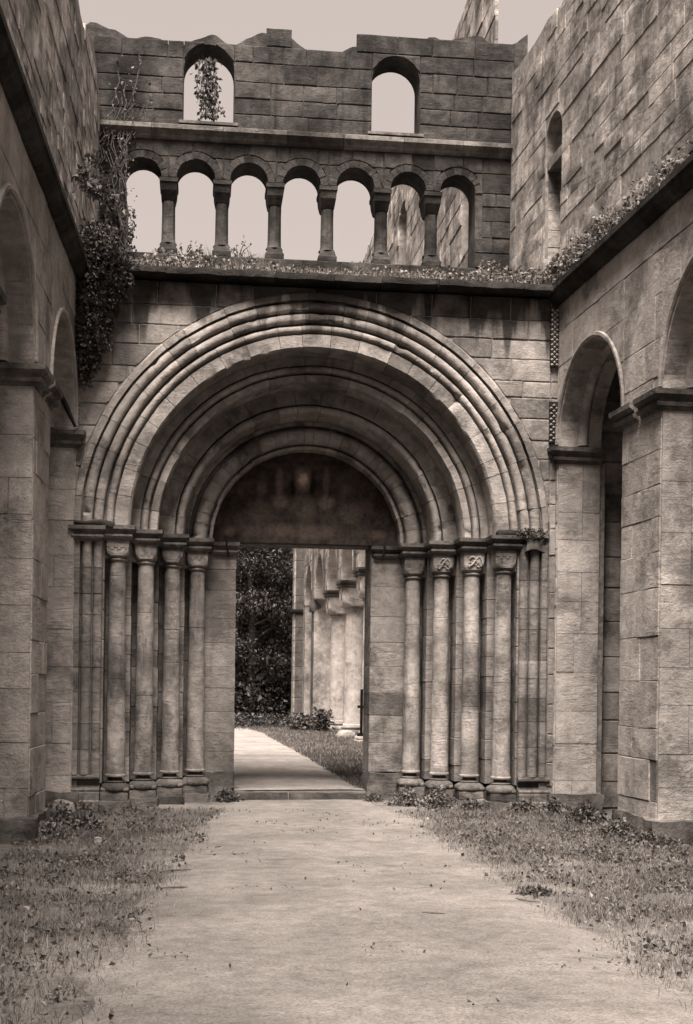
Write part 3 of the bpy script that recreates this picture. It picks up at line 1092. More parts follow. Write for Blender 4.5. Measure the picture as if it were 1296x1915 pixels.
# colonnettes
cx_ = [-0.488, 0.303, 1.092, 1.886, 2.703, 3.474]
for i, x in enumerate(cx_):
    y = GY + 0.25
    mb = MB()
    sec = [(8.155, 0.125), (8.20, 0.098), (8.3, 0.095), (8.66, 0.092), (8.78, 0.095)]
    if i % 2:
        mb.lathe([(r * 1.03, z) for z, r in sec], x, y - 0.06, 16)
    else:                                                # eight-sided shaft
        mb.lathe([(r * 1.06, z) for z, r in sec], x, y - 0.06, 8)
    co = mb.build('colonnette', 'gallery', gw, True, 35, base=True)
    MB().rings([((x - a, y - 0.06 - b, x + a, y - 0.06 + b), z) for z, a, b in ((7.985, 0.14, 0.15), (8.05, 0.14, 0.15), (8.075, 0.125, 0.135), (8.16, 0.10, 0.105))]).build('base', 'gallery', co)
    MB().rings([((x - a, y - b, x + a, y + b), z) for z, a, b in ((8.775, 0.088, 0.11), (8.80, 0.10, 0.14), (8.92, 0.118, 0.22), (9.02, 0.125, 0.245), (9.03, 0.135, 0.262), (9.085, 0.138, 0.265))]).build('capital', 'gallery', co)

# ------------------------------------------------------------------ side walls of the forecourt
def side_wall(F, sgn, label, seed, niche, wtop):
    arches = [dict(u0=14.45, u1=16.73, sill=-1, spring=4.83), dict(u0=10.9, u1=13.35, sill=-1, spring=4.83), dict(u0=7.3, u1=9.8, sill=-1, spring=4.83), dict(u0=3.7, u1=6.2, sill=-1, spring=4.83), dict(u0=0.1, u1=2.6, sill=-1, spring=4.83)]
    ops = list(arches)
    core_ops = list(arches)
    if niche:
        ops += [dict(u0=16.75, u1=17.43, sill=7.25, spring=9.12), dict(u0=15.73, u1=15.97, sill=7.14, spring=7.31, arch=False)]
        core_ops += ops[5:]
    mb = MB()
    # lower wall is kept open behind the carved arches, the upper wall is closed at the back by a second leaf
    wall_core(mb, F, -4.0, 19.3, -0.1, 6.76, arches, 0.60, step=0.3)
    wall_core(mb, F, -4.0, 19.3, 6.76, 12.6, core_ops[5:], 0.45, front=-0.007, top=lambda u: wtop + 0.5 * mnoise.noise(Vector((u * 0.8, seed, 0))), step=0.3)
    w = mb.build('forecourt_wall', 'mortar_pale')
    tag(w, label, 'wall')
    far = 12.0
    so = [dict(u0=o['u0'], u1=o['u1'], sill=-1, spring=o['spring']) for o in arches]
    wall_stones(F, 8.5, 16.80, 0.0, 6.74, so, (0.34, 0.52), (0.45, 0.95), 'pier', w, seed, minh=0.04, gap=0.003, ch=0.005, jit=0.006)
    wall_stones(F, 11.6, 19.05, 6.96, 11.8, ops[5:], (0.16, 0.28), (0.35, 0.85), 'rubble', w, seed + 1, top=lambda u: wtop + 0.5 * mnoise.noise(Vector((u * 0.8, seed, 0))), minh=0.03, jit=0.010, gap=0.002, ch=0.005)
    # cornice in lengths
    u = 7.0
    r = random.Random(seed)
    while u < 16.9:
        e = min(u + r.uniform(0.8, 1.3), 16.95)
        MB().extr(F, [(-0.05, 6.745), (0.03, 6.745), (0.10, 6.79), (0.13, 6.83), (0.13, 6.86), (0.16, 6.875), (0.16, 6.945), (0.0, 6.965), (-0.05, 6.965)], u, e - 0.004).build('cornice', 'soot', w)
        u = e
    for i, a in enumerate(arches[:3]):
        c, rad = (a['u0'] + a['u1']) / 2, (a['u1'] - a['u0']) / 2
        # thin hood mould and rib
        MB().arc(F, [(rad - 0.004, -0.03), (rad - 0.004, 0.012), (rad + 0.015, 0.03), (rad + 0.05, 0.03), (rad + 0.06, 0.0), (rad + 0.06, -0.03)], c, 4.84, 0.03, PI - 0.03, 28).build('hood_mould', 'pier', w, True, 40)
        MB().arc(F, [(rad + 0.02, -0.26)] + [(rad - 0.11 * math.sin(PI * q / 8), -0.26 - 0.15 * (1 - math.cos(PI * q / 8)) / 2) for q in range(0, 9)] + [(rad + 0.02, -0.41)], c, 4.86, 0.0, PI, 30).build('arch_rib', 'pier', w, True, 50)
        # soffit facing in voussoirs
        prof = [(rad - 0.002, -0.60), (rad - 0.002, -0.005), (rad - 0.022, -0.012), (rad - 0.022, -0.59)]
        voussoirs(F, prof, c, 4.83, 9, 'pier', w, seed + 60 + i, seg=3, jit=0.002, smooth=False, name='soffit_stone')
        # reveal facing of both jambs and the imposts
        for e, d in ((a['u1'], -1), (a['u0'], 1)):
            if e < 8.0:
                continue
            zs = [0.02]
            while zs[-1] < 4.2:
                zs.append(zs[-1] + r.uniform(0.36, 0.56))
            zs[-1] = 4.62
            for za, zb in zip(zs[:-1], zs[1:]):
                cut = r.choice([None, 0.25, 0.35, None])
                for o0, o1 in ([(-0.59, -0.01)] if cut is None else [(-0.59, -cut), (-cut, -0.01)]):
                    j = r.uniform(0.014, 0.026)
                    p = [F(e + 0.05 * -d, za + 0.003, o0 + 0.003), F(e + j * d, za + 0.003, o0 + 0.003), F(e + j * d, za + 0.003, o1 - 0.003), F(e + 0.05 * -d, za + 0.003, o1 - 0.003)]
                    q = [(x, y, zb - 0.003) for x, y, _ in p]
                    MB().hexa(p + q).build('stone', 'pier', w)
            # impost block wrapping the pier
            ui, uo = e, (e - 0.28 * d if e > 16 else e - 0.5 * d)
            pr_ = [(4.62, 0.02), (4.655, 0.035), (4.66, 0.07), (4.70, 0.085), (4.705, 0.055), (4.74, 0.065), (4.765, 0.105), (4.775, 0.12), (4.83, 0.125)]
            v, f = [], []
            for z, o in pr_:
                ua, ub = ui + d * o, uo
                v += [F(ua, z, o), F(ub, z, o), F(ub, z, -0.60), F(ua, z, -0.60)]
            for i2 in range(len(pr_) - 1):
                for j in range(4):
                    f.append((i2 * 4 + j, i2 * 4 + (j + 1) % 4, i2 * 4 + 4 + (j + 1) % 4, i2 * 4 + 4 + j))
            f += [(0, 1, 2, 3), tuple(len(v) - 4 + j for j in range(4))]
            MB().add(v, f).build('impost', 'impost', w)
    # plinth course
    for a, b in ((16.60, 16.95), (13.2, 14.6), (9.65, 11.0)):
        rough(MB(), *sorted((F(a, 0, 0.09)[0], F(a, 0, -0.64)[0])), a, b, -0.12, 0.22, 0.04, seed, 6, 0.04).build('plinth', 'plinth', w, True, 50)
    if niche:
        # lintel, panel and back of the blocked doorway
        MB().prism(F, [(16.72, 8.79), (17.46, 8.79), (17.46, 8.93), (16.72, 8.93)], -0.45, -0.03).build('lintel', 'rubble', w)
        MB().prism(F, [(16.70, 7.1), (17.5, 7.1), (17.5, 9.6), (16.70, 9.6)], -0.70, -0.52).build('blocking', 'soot', w)
        zs = [7.0, 7.28, 7.5, 7.74, 7.98, 8.25, 8.5, 8.78]
        for za, zb in zip(zs[:-1], zs[1:]):
            j = r.uniform(0.012, 0.03)
            p = [F(17.50, za + 0.005, -0.51), F(17.43 - j, za + 0.005, -0.51), F(17.43 - j, za + 0.005, -0.05), F(17.50, za + 0.005, -0.05)]
            MB().hexa(p + [(x, y, zb - 0.005) for x, y, _ in p]).build('stone', 'rubble', w)
        MB().prism(F, [(15.6, 7.0), (16.1, 7.0), (16.1, 7.5), (15.6, 7.5)], -0.6, -0.42).build('hole_back', 'soot', w)
    return w


RW = lambda u, z, o: (4.76 - 0.05 * (u - 17) - o, u - 0.05 * o, z)
LW = lambda u, z, o: (-1.56 + 0.03 * (u - 17) + o, u - 0.03 * o, z)
rw = side_wall(RW, -1, 'tall sunlit side wall on the right with a round arch and a blocked doorway above', 71, True, 10.9)
lw = side_wall(LW, 1, 'side wall on the left edge with a round arch, half hidden by creeper', 83, False, 10.3)

# side aisles beyond the arches: end wall, outer wall and roof
for s, x0, x1, lab in ((1, 5.42, 8.6, 'gloomy aisle behind the arches of the right side wall'), (-1, -5.6, -2.25, 'gloomy aisle behind the arches of the left side wall')):
    a = empty('side_aisle', ((x0 + x1) / 2, 12, 0))
    tag(a, lab, 'aisle')
    af = lambda u, z, o: (u, 17.0 - o, z)
    MB().box(x0, x1, 17.02, 17.5, -0.1, 6.9).build('end_wall', 'mortar', a)
    wall_stones(af, x0, x1, 0.0, 6.6, [], (0.35, 0.5), (0.5, 0.9), 'wall', a, 90 + s)
    xo = x1 if s > 0 else x0
    MB().box(*sorted((xo, xo + 0.5 * s)), -4.0, 17.5, -0.1, 6.9).build('outer_wall', 'wall', a)
    MB().box(x0, x1, -4.0, 17.5, 6.60, 6.90).build('ceiling', 'soot', a)
    # end respond of the arcade
    MB().box(*sorted((4.83 if s > 0 else -1.60, 5.44 if s > 0 else -2.24)), 16.77, 17.02, -0.1, 4.62).build('respond', 'mortar', a)

# ------------------------------------------------------------------ nave beyond the portal
NX = 4.4
nf = lambda u, z, o: (NX - o, u, z)
CY = [22.8, 27.05, 31.3, 35.55, 39.85, 44.05]
na = empty('nave_arcade', (NX, 35, 0.05))
tag(na, 'bright ruined arcade of round arches on stout columns seen through the doorway', 'arcade')
sup = [18.9] + CY + [48.35, 52.8]
aops = []
for a, b in zip(sup[:-1], sup[1:]):
    c = (a + b) / 2
    aops.append(dict(u0=c - 1.52, u1=c + 1.52, sill=-1, spring=4.90))
clere = [dict(u0=27.4, u1=28.45, sill=10.4, spring=11.75), dict(u0=20.5, u1=21.55, sill=8.9, spring=9.9), dict(u0=33.9, u1=34.95, sill=10.4, spring=11.75), dict(u0=40.4, u1=41.45, sill=10.4, spring=11.75)]
mb = MB()
ntop = lambda u: min(13.3, 10.7 + 0.52 * (u - 21)) + 0.16 * mnoise.noise(Vector((u * 0.7, 2, 0))) + 0.1 * mnoise.noise(Vector((u * 3, 2, 0)))
# wall above the abaci only: the columns carry it
lo_ops = [dict(u0=18.9, u1=48.1, sill=-1, spring=4.86, arch=False)] + aops + clere
wall_core(mb, nf, 19.65, 53.6, 0.0, 13.5, lo_ops, 0.85, top=ntop, step=0.4)
mb.build('wall_core', 'nave', na)
# facing blocks on the part that shows
wall_stones(nf, 34.0, 52.6, 4.90, 6.9, lo_ops, (0.3, 0.45), (0.6, 1.2), 'nave', na, 101, minh=0.05)
wall_stones(nf, 19.2, 36.0, 8.2, 13.2, lo_ops, (0.26, 0.42), (0.5, 1.1), 'rubble', na, 102, minh=0.05, jit=0.015)
for y in CY + [48.35]:
    MB().box(NX - 0.05, NX, y - 0.07, y + 0.07, 4.87, 7.6).build('pilaster_strip', 'nave_dark', na)
for k, o in enumerate(aops):
    c = (o['u0'] + o['u1']) / 2
    MB().arc(nf, [(1.515, -0.84), (1.515, -0.01), (1.49, -0.02), (1.49, -0.83)], c, 4.90, 0.0, PI, 22).build('arch_soffit', 'pier', na, True, 50)
proto = None
for y in CY:
    x = 4.93
    if proto is None:
        mb = MB()
        mb.lathe([(0.335, 0.36), (0.335, 0.42), (0.318, 0.46), (0.312, 1.2), (0.30, 2.2), (0.285, 3.3), (0.278, 3.95), (0.278, 3.99)], x, y, 28)
        c = mb.build('column', 'nave_col', na, True, 18, base=True)
        parts = []
        mb = MB()
        mb.lathe([(0.47, 0.12), (0.49, 0.16), (0.49, 0.22), (0.45, 0.25), (0.37, 0.27), (0.36, 0.30), (0.385, 0.32), (0.385, 0.355), (0.34, 0.37)], x, y, 28)
        parts.append(mb.build('base', 'nave', c, True, 60))
        parts.append(rough(MB(), x - 0.5, x + 0.5, y - 0.5, y + 0.5, -0.1, 0.13, 0.03, 4, 4, 0.06).build('plinth', 'nave', c, True, 50))
        mb = MB()
        mb.lathe([(0.26, 3.985), (0.30, 3.99), (0.325, 4.01), (0.325, 4.05), (0.29, 4.07)], x, y, 28)
        parts.append(mb.build('neck_ring', 'pier', c, True, 60))
        v, f = [], []
        n, hs, zb, zt = 40, 0.44, 4.06, 4.70
        for i in range(11):
            t = i / 10
            z = zb + (zt - zb) * t
            e = min(1.0, t / 0.75)
            rin = 0.29 + (hs * 1.42 - 0.29) * math.sqrt(1 - (1 - e) ** 2)
            for j in range(n):
                th = 2 * PI * (j + 0.5) / n
                cc, ss = math.cos(th), math.sin(th)
                rad = min(hs / max(abs(cc), abs(ss)), rin)
                v.append((x + rad * cc, y + rad * ss, z))
        for i in range(10):
            for j in range(n):
                f.append((i * n + j, i * n + (j + 1) % n, (i + 1) * n + (j + 1) % n, (i + 1) * n + j))
        f += [tuple(reversed(range(n))), tuple(10 * n + j for j in range(n))]
        parts.append(MB().add(v, f).build('capital', 'nave_col', c, True, 30))
        mb = MB()
        for rad in (0.40, 0.34, 0.28):
            mb.tube([(x + rad * math.cos(q), y - 0.443 + 0.05 * max(0, -math.sin(q) * rad / 0.4 - 0.6), 4.64 + rad * 1.15 * math.sin(q)) for q in np.linspace(PI, 2 * PI, 19)], 0.012, 5)
            mb.tube([(x - 0.443 + 0.05 * max(0, -math.sin(q) * rad / 0.4 - 0.6), y + rad * math.cos(q), 4.64 + rad * 1.15 * math.sin(q)) for q in np.linspace(PI, 2 * PI, 19)], 0.012, 5)
        parts.append(mb.build('carving', 'nave', c, True))
        parts.append(MB().rings([((x - o, y - o, x + o, y + o), z) for z, o in ((4.67, 0.45), (4.71, 0.46), (4.72, 0.51), (4.755, 0.52), (4.76, 0.465), (4.80, 0.475), (4.81, 0.54), (4.86, 0.545))]).build('abacus', 'nave_dark', c))
        proto = (c, parts, y)
    else:
        c0, ps, y0 = proto
        c = c0.copy()
        COL.objects.link(c)
        place(c, WL[c0] + Vector((0, y - y0, 0)), na)
        for p in ps:
            q = p.copy()
            COL.objects.link(q)
            place(q, WL[p] + Vector((0, y - y0, 0)), c)
            q.location = WL[q] - WL[c]
# corbel where the next column is missing, infilled last bay, crossing pier
rough(MB(), NX - 0.12, NX + 0.3, 48.1, 48.75, 4.42, 4.86, 0.05, 3, 4, 0.3).build('corbel', 'nave_dark', na, True, 60)
MB().box(NX - 0.03, NX + 0.1, 48.15, 48.6, 0.0, 4.45).build('engaged_strip', 'nave_dark', na)
MB().box(NX + 0.25, NX + 0.7, 48.8, 52.7, 0.0, 4.72).build('infill', 'nave', na)
wall_stones(lambda u, z, o: (NX + 0.25 - o, u, z), 48.8, 51.3, 0.1, 4.7, [], (0.35, 0.5), (0.5, 0.9), 'nave', na, 104)
MB().box(4.62, 9.4, 48.62, 49.2, 0.0, 7.2).build('cross_wall', 'nave', na)
wall_stones(lambda u, z, o: (u, 48.60 - o, z), 4.64, 7.0, 0.1, 6.0, [], (0.38, 0.55), (0.5, 0.95), 'nave', na, 105)
cp = empty('crossing_pier', (4.25, 53.4, 0))
tag(cp, 'slender dark stone pier with an impost at the far end of the arcade', 'pier')
zz = [0.0]
while zz[-1] < 12.2:
    zz.append(zz[-1] + rng.uniform(0.45, 0.75))
for i, (za, zb) in enumerate(zip(zz[:-1], zz[1:])):
    MB().cbox(4.10, 4.46, 53.0, 54.1, za + 0.004, zb - 0.004, 0.015).build('stone', 'nave_dark', cp)
    MB().cbox(4.035, 4.12, 53.12, 54.0, za + 0.004, zb - 0.004, 0.015).build('stone', 'nave', cp)
MB().rings([((4.06 - o, 52.98 - o, 4.50, 54.1), z) for z, o in ((4.62, 0.01), (4.66, 0.06), (4.74, 0.09), (4.80, 0.09))]).build('impost', 'soot', cp)

# broken stub of the opposite nave wall, seen in the leftmost gallery arch
st = empty('broken_wall', (-1.6, 24.3, 0.1))
tag(st, 'broken wall end with creeper on its edge in the leftmost gallery arch', 'wall')
mb = MB()
wall_core(mb, lambda u, z, o: (-1.36 + o, u, z), 19.7, 24.6, 0.0, 11.0, [], 0.7, top=lambda u: 10.25 + 0.07 * (u - 19.7))
mb.build('wall_core', 'rubble', st)
rs = np.random.RandomState(4)
pts = np.stack([rs.normal(-1.33, 0.04, 260), rs.uniform(24.3, 24.75, 260), rs.uniform(9.2, 10.6, 260)], 1)
leaves('creeper_leaves', pts, 0.07, 'ivy', st, 5)

# iron bar of a former gate
ib = MB().tube([(2.50, 19.2, 0.86), (2.50, 19.2, 1.57)], 0.022, 8).build('iron_bar', 'iron', None, True)
tag(ib, 'upright rusty iron bar behind the right door jamb', 'bar')
MB().box(2.44, 2.60, 19.17, 19.23, 1.285, 1.325).build('clamp', 'iron', ib)
MB().box(2.44, 2.60, 19.16, 19.24, 0.86, 0.90).build('foot_plate', 'iron', ib)
# iron stay on the left wall
ir = MB().tube([(-1.76, 16.55, 5.30), (-1.69, 16.56, 5.14), (-1.56, 16.58, 4.86)], [0.02, 0.035, 0.018], 8).build('iron_stay', 'iron', None, True)
tag(ir, 'dark slanting iron stay above the left impost', 'bar')

# ------------------------------------------------------------------ trees behind the nave
def tree(name, label, x, y, h, rx, rz, cz, n, seed, size=0.2, trunk=0.22):
    t = empty(name, (x, y, 0.05))
    tag(t, label, 'tree', 'trees beyond the ruined nave')
    rs = np.random.RandomState(seed)
    mb = MB()
    mb.tube([(x, y, -0.1), (x + 0.1, y, h * 0.3), (x - 0.1, y + 0.1, h * 0.6), (x, y, h * 0.9)], [trunk, trunk * 0.8, trunk * 0.5, 0.04], 9)
    for i in range(9):
        a = rs.uniform(0, 2 * PI)
        z0 = h * rs.uniform(0.2, 0.75)
        l = rx * rs.uniform(0.5, 0.9)
        mb.tube([(x, y, z0), (x + 0.5 * l * math.cos(a), y + 0.5 * l * math.sin(a), z0 + 0.25 * l), (x + l * math.cos(a), y + l * math.sin(a), z0 + 0.3 * l)], [trunk * 0.4, trunk * 0.25, 0.02], 6)
    mb.build('trunk', 'bark', t, True, 60)
    k = 95
    d = rs.normal(size=(k, 3))
    d /= np.linalg.norm(d, axis=1)[:, None]
    rad = rs.uniform(0.45, 1.0, k) ** 0.6
    cc = d * rad[:, None] * np.array([rx, rx, rz]) + np.array([x, y, cz])
    cc = cc[cc[:, 2] > 0.3]
    idx = rs.randint(0, len(cc), n)
    pp = cc[idx] + rs.normal(size=(n, 3)) * np.array([0.62, 0.62, 0.30])
    pp = pp[pp[:, 2] > 0.12]
    leaves('crown', pp, size, 'leaf', t, seed, down=0.7, wid=0.3)
    return t


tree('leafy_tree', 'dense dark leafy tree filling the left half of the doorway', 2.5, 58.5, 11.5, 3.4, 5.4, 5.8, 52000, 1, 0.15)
tree('leafy_tree', 'dark tree behind the crossing pier at the end of the nave', 6.2, 64.0, 11, 3.4, 5.0, 5.8, 16000, 2, 0.18)
tree('leafy_tree', 'broad dark tree left of the doorway tree, beyond the path', -2.6, 55.0, 10, 3.2, 4.8, 5.2, 26000, 3, 0.16)

tree('leafy_tree', 'tall dark tree deepest behind the doorway tree', 1.6, 67.0, 11.5, 4.6, 5.6, 5.4, 26000, 4, 0.30)

# ------------------------------------------------------------------ plants
def plant(name, label, pts, size, mat, seed, stems=None, group=None, cat='plant', down=0.2, out=None, wid=0.36):
    pts = np.array(pts)
    c = pts.mean(0)
    e = empty(name, (c[0], c[1], pts[:, 2].min()))
    tag(e, label, cat, group)
    leaves('foliage', pts, size, mat, e, seed, down=down, out=out, wid=wid)
    if stems:
        mb = MB()
        for s in stems:
            mb.tube(s, [0.008] * (len(s) - 1) + [0.003], 5)
        mb.build('stem', 'twig', e)
    return e


rs = np.random.RandomState(7)


def blob_pts(c, rad, n, shell=0.35):
    d = rs.normal(size=(n, 3))
    d /= np.linalg.norm(d, axis=1)[:, None]
    return np.array(c) + d * np.array(rad) * rs.uniform(shell, 1.0, n)[:, None]


# big creeper in the left corner
P = []
for z, xw, yw, n in ((a, b, c, int(2.3 * d)) for a, b, c, d in ((7.25, 0.28, 0.35, 700), (7.0, 0.42, 0.32, 1100), (6.75, 0.40, 0.26, 1400), (6.5, 0.30, 0.22, 1500), (6.25, 0.27, 0.19, 1400), (6.0, 0.24, 0.17, 1100), (5.78, 0.17, 0.13, 600), (5.62, 0.12, 0.1, 300))):
    P.append(blob_pts((-1.54 + xw * 0.75, 16.66 - yw * 0.3, z), (xw, yw, 0.24), n, 0.2))
P = np.concatenate(P)
stems = [[(-1.3 + 0.07 * i, 16.7, 7.1), (-1.32 + 0.06 * i, 16.5, 6.7), (-1.36 + 0.03 * i, 16.6, 5.9)] for i in range(4)]
plant('hanging_creeper', 'thick dark creeper hanging down the wall in the left corner', P, 0.050, 'ivy', 8, stems, down=0.9)
# withered creeper on the gallery wall
P, stems = [], []
for i in range(15):
    x0 = rs.uniform(-1.5, -1.12)
    z = 7.7
    s = []
    while z < rs.uniform(9.8, 11.2):
        s.append((x0, 19.02, z))
        x0 += rs.uniform(-0.10, 0.11)
        x0 = min(-1.10, max(-1.56, x0)) if z < 9.4 else min(0.2, max(-1.56, x0 + 0.03))
        z += 0.16
        m = rs.randint(0, 5)
        P.append(np.stack([rs.normal(x0, 0.07, m), rs.uniform(18.92, 19.07, m), rs.normal(z, 0.08, m)], 1))
    stems.append(s)
plant('wall_creeper', 'dry dark creeper climbing the wall left of the small arches', np.concatenate(P), 0.05, 'ivy', 9, stems, down=0.8)
# tendrils in the left upper window
P, stems = [], []
for i in range(10):
    x = rs.uniform(-0.18, 0.25)
    s = [(x, 19.2, 10.9), (x + rs.uniform(-0.1, 0.1), 19.15, 10.4), (x + rs.uniform(-0.12, 0.12), 19.12, rs.uniform(9.97, 10.15))]
    stems.append(s)
    for a in np.linspace(0, 1, 12):
        k = 0 if a < 0.5 else 1
        q = np.array(s[k]) + (np.array(s[k + 1]) - np.array(s[k])) * (a - 0.5 * k) * 2
        P.append(q[None] + rs.normal(size=(4, 3)) * 0.03)
plant('window_creeper', 'wispy creeper dangling in the left upper window', np.concatenate(P), 0.07, 'ivy', 10, stems, down=1.5)
# branch sticking out at the left edge
P, stems = [], []
for x, y, z in ((-1.28, 15.4, 7.80), (-1.22, 15.7, 7.62), (-1.30, 15.6, 7.52), (-1.1, 15.9, 7.55), (-1.02, 16.2, 7.46), (-1.38, 15.2, 7.55), (-1.32, 15.1, 7.40), (-1.15, 15.9, 7.42), (-1.25, 15.4, 7.45), (-1.05, 16.1, 7.38)):
    if len(P) % 3 == 0:
        stems.append([(-1.50, 15.2, 7.32), (-1.42, 15.3, 7.52), ((-1.4 + x) / 2, (15.3 + y) / 2, 0.05 + (7.5 + z) / 2), (x, y, z)])
    P.append(blob_pts((x, y, z), (0.10, 0.14, 0.09), 42))
plant('leafy_branch', 'leafy branch jutting from the left wall above its cornice', np.concatenate(P), 0.085, 'ivy', 11, stems, down=0.6, wid=0.3)

# growth on the ledge
k = 0
GR = 'weeds growing on the ledge below the gallery'
for x0, x1, lab, n, hgt in ((-1.1, 0.0, 'low leafy weeds on the ledge below the leftmost two arches', 1100, 0.24), (0.0, 1.2, 'sparse weeds on the ledge below the third arch', 450, 0.15),
                            (1.2, 2.5, 'thin weeds on the ledge above the crown of the portal arch', 380, 0.13), (2.5, 3.7, 'dry weeds on the ledge below the sixth arch', 600, 0.17), (3.7, 4.6, 'bushy weeds at the right end of the ledge', 1200, 0.26)):
    x = rs.uniform(x0, x1, n)
    y = 16.62 + 1.2 * rs.beta(1, 2.2, n)
    b = 6.95 + 0.5 * np.clip((y - 16.62) / 2.3, 0, 1) ** 0.8
    cl = np.array([0.5 + 0.5 * mnoise.noise(Vector((a * 3.1, 5.5, 0))) for a in x])
    z = b + rs.beta(1, 2, n) * hgt * (0.4 + 1.3 * cl)
    plant('ledge_weed', lab, np.stack([x, y, z], 1), 0.055, 'ledge_weed', 20 + k, group=GR)
    k += 1
gp = []
for i in range(2600):
    x = rs.uniform(-1.1, 4.65)
    y = 16.60 + rs.beta(1, 3) * 1.0
    gp.append((x, y, 6.94 + 0.45 * max(0, (y - 16.62) / 2.3) ** 0.8))
tag(blades('ledge_grass', gp, 0.11, 0.008, 'ledge_weed', 61), 'thin dry grass along the ledge', 'grass', kind='stuff')
for x, lab in ((0.12, 'dark tuft of grass on the ledge under the second arch'), (0.70, 'pale tuft of grass on the ledge under the third arch')):
    n = 260
    q = np.stack([rs.normal(x, 0.09, n), rs.normal(16.9, 0.05, n), np.full(n, 6.98)], 1)
    tag(blades('grass_tuft', q, 0.26, 0.010, 'ivy' if x < 0.5 else 'ledge_weed', 62, lean=0.7), lab, 'grass', 'grass tufts on the ledge')
# saplings in the gallery openings
for x, z, lab, sd in ((-0.25, 7.98, 'spindly sapling in the second gallery arch', 1), (0.55, 7.98, 'spindly sapling in the third gallery arch', 2), (2.25, 7.97, 'tiny seedling in the fifth gallery arch', 3)):
    P, stems = [], []
    hh = 0.30 if sd < 3 else 0.1
    for i in range(6):
        e = (x + rs.uniform(-0.10, 0.30), 19.3 + rs.uniform(-0.05, 0.05), z + hh * rs.uniform(0.25, 1.0))
        stems.append([(x, 19.3, z - 0.03), ((x + e[0]) / 2, 19.3, z + (e[2] - z) * 0.65), e])
        for t in (0.35, 0.6, 0.8, 1.0):
            q = np.array(stems[-1][0]) * (1 - t) + np.array(e) * t
            P.append(q[None] + rs.normal(size=(2, 3)) * 0.02)
    plant('sapling', lab, np.concatenate(P), 0.055, 'ivy', 70 + sd, stems, 'saplings in the gallery arches', down=0.1)
# weeds on the right cornice
for y0, y1, lab, n in ((16.0, 17.2, 'bushy weeds in the corner where ledge and right wall meet', 1500), (14.6, 16.0, 'weeds along the cornice of the right side wall', 900), (12.6, 14.6, 'sparse weeds on the right cornice nearest the camera', 500)):
    y = rs.uniform(y0, y1, n)
    cl = np.array([0.5 + 0.5 * mnoise.noise(Vector((a * 2.4, 8.5, 0))) for a in y])
    x = 4.76 - 0.05 * (y - 17) - 0.02 - rs.beta(1, 2, n) * 0.15
    z = 6.96 + rs.beta(1, 1.8, n) * 0.42 * (0.3 + 1.1 * cl)
    plant('cornice_weed', lab, np.stack([x, y, z], 1), 0.055, 'ledge_weed', 80 + int(y0), group='weeds on the right cornice')
# growth on the broken impost
plant('impost_weed', 'small weeds rooted on the broken impost right of the portal arch', blob_pts((AX + 2.9, 16.74, 3.68), (0.24, 0.10, 0.09), 420), 0.035, 'weed', 90)

# ------------------------------------------------------------------ ground cover
def cover(n, x0, x1, y0, y1, test):
    x = rs.uniform(x0, x1, n)
    y = rs.uniform(y0, y1, n)
    return [(a, b, gz(a, b) - 0.004) for a, b in zip(x, y) if test(a, b)]


def dens(x, y, s):
    return 0.5 + 0.5 * mnoise.noise(Vector((x * 1.6, y * 1.6, s))) + 0.25 * mnoise.noise(Vector((x * 6, y * 6, s)))


def near_ok(x, y):
    a, b = pl(y), pr(y)
    e = max(a - x, x - b)                                # distance outside the path
    if e < -0.26:
        return False
    return rs.rand() < min(1.0, max(0.02, (e + 0.22) / 0.75)) * (0.10 + 1.5 * max(0.0, dens(x, y, 1.0) - 0.12) ** 1.6)


gp = cover(105000, -1.75, 0.7, 6.0, 16.75, near_ok) + cover(135000, 2.4, 5.0, 6.0, 16.75, near_ok)
tag(blades('grass', gp, 0.070, 0.0040, 'grass', 5, lean=0.9), 'short patchy grass on both sides of the path before the portal', 'grass', kind='stuff')
lp = cover(7000, -1.75, 0.6, 6.0, 16.75, near_ok) + cover(9000, 2.5, 5.0, 6.0, 16.75, near_ok)
for (x, y, z) in cover(260, -1.75, 0.2, 6.0, 16.6, near_ok) + cover(330, 2.7, 5.0, 6.0, 16.6, near_ok):   # rosettes
    q = rs.uniform(0.03, 0.09)
    for j in range(rs.randint(12, 34)):
        lp.append((x + rs.normal() * q, y + rs.normal() * q, z + abs(rs.normal()) * 0.02))
lp = np.array(lp)
lp[:, 2] += rs.uniform(0.0, 0.045, len(lp))
o = leaves('ground_weed_leaves', lp, 0.040, 'weed', None, 6, down=-0.2)
tag(o, 'small-leaved ground weeds among the grass', 'weeds', kind='stuff')
dp = np.array(cover(420, -1.75, 0.3, 6.5, 16.7, near_ok) + cover(800, 2.6, 5.0, 6.5, 16.7, near_ok))
dp[:, 2] += 0.012
tag(leaves('fallen_leaves', dp, 0.038, 'dry', None, 7, down=0.0), 'pale dry leaves scattered in the grass', 'leaves', kind='stuff')


def nave_ok(x, y):
    e = x - pr(y)
    return e > -0.06 and rs.rand() < min(1.0, (e + 0.12) / 0.2) and x < 5.6


gp = cover(26000, 2.0, 5.6, 18.75, 30, nave_ok) + cover(20000, 1.8, 5.6, 30, 49, nave_ok) + cover(3000, -2.5, 3.9, 43.5, 50, lambda x, y: True)
gp += cover(2500, -0.6, 0.50, 19.0, 44, lambda x, y: x < pl(y) + 0.02)
tag(blades('nave_grass', gp, 0.085, 0.014, 'grass', 8), 'meadow grass beside the path inside the ruined nave', 'grass', kind='stuff')
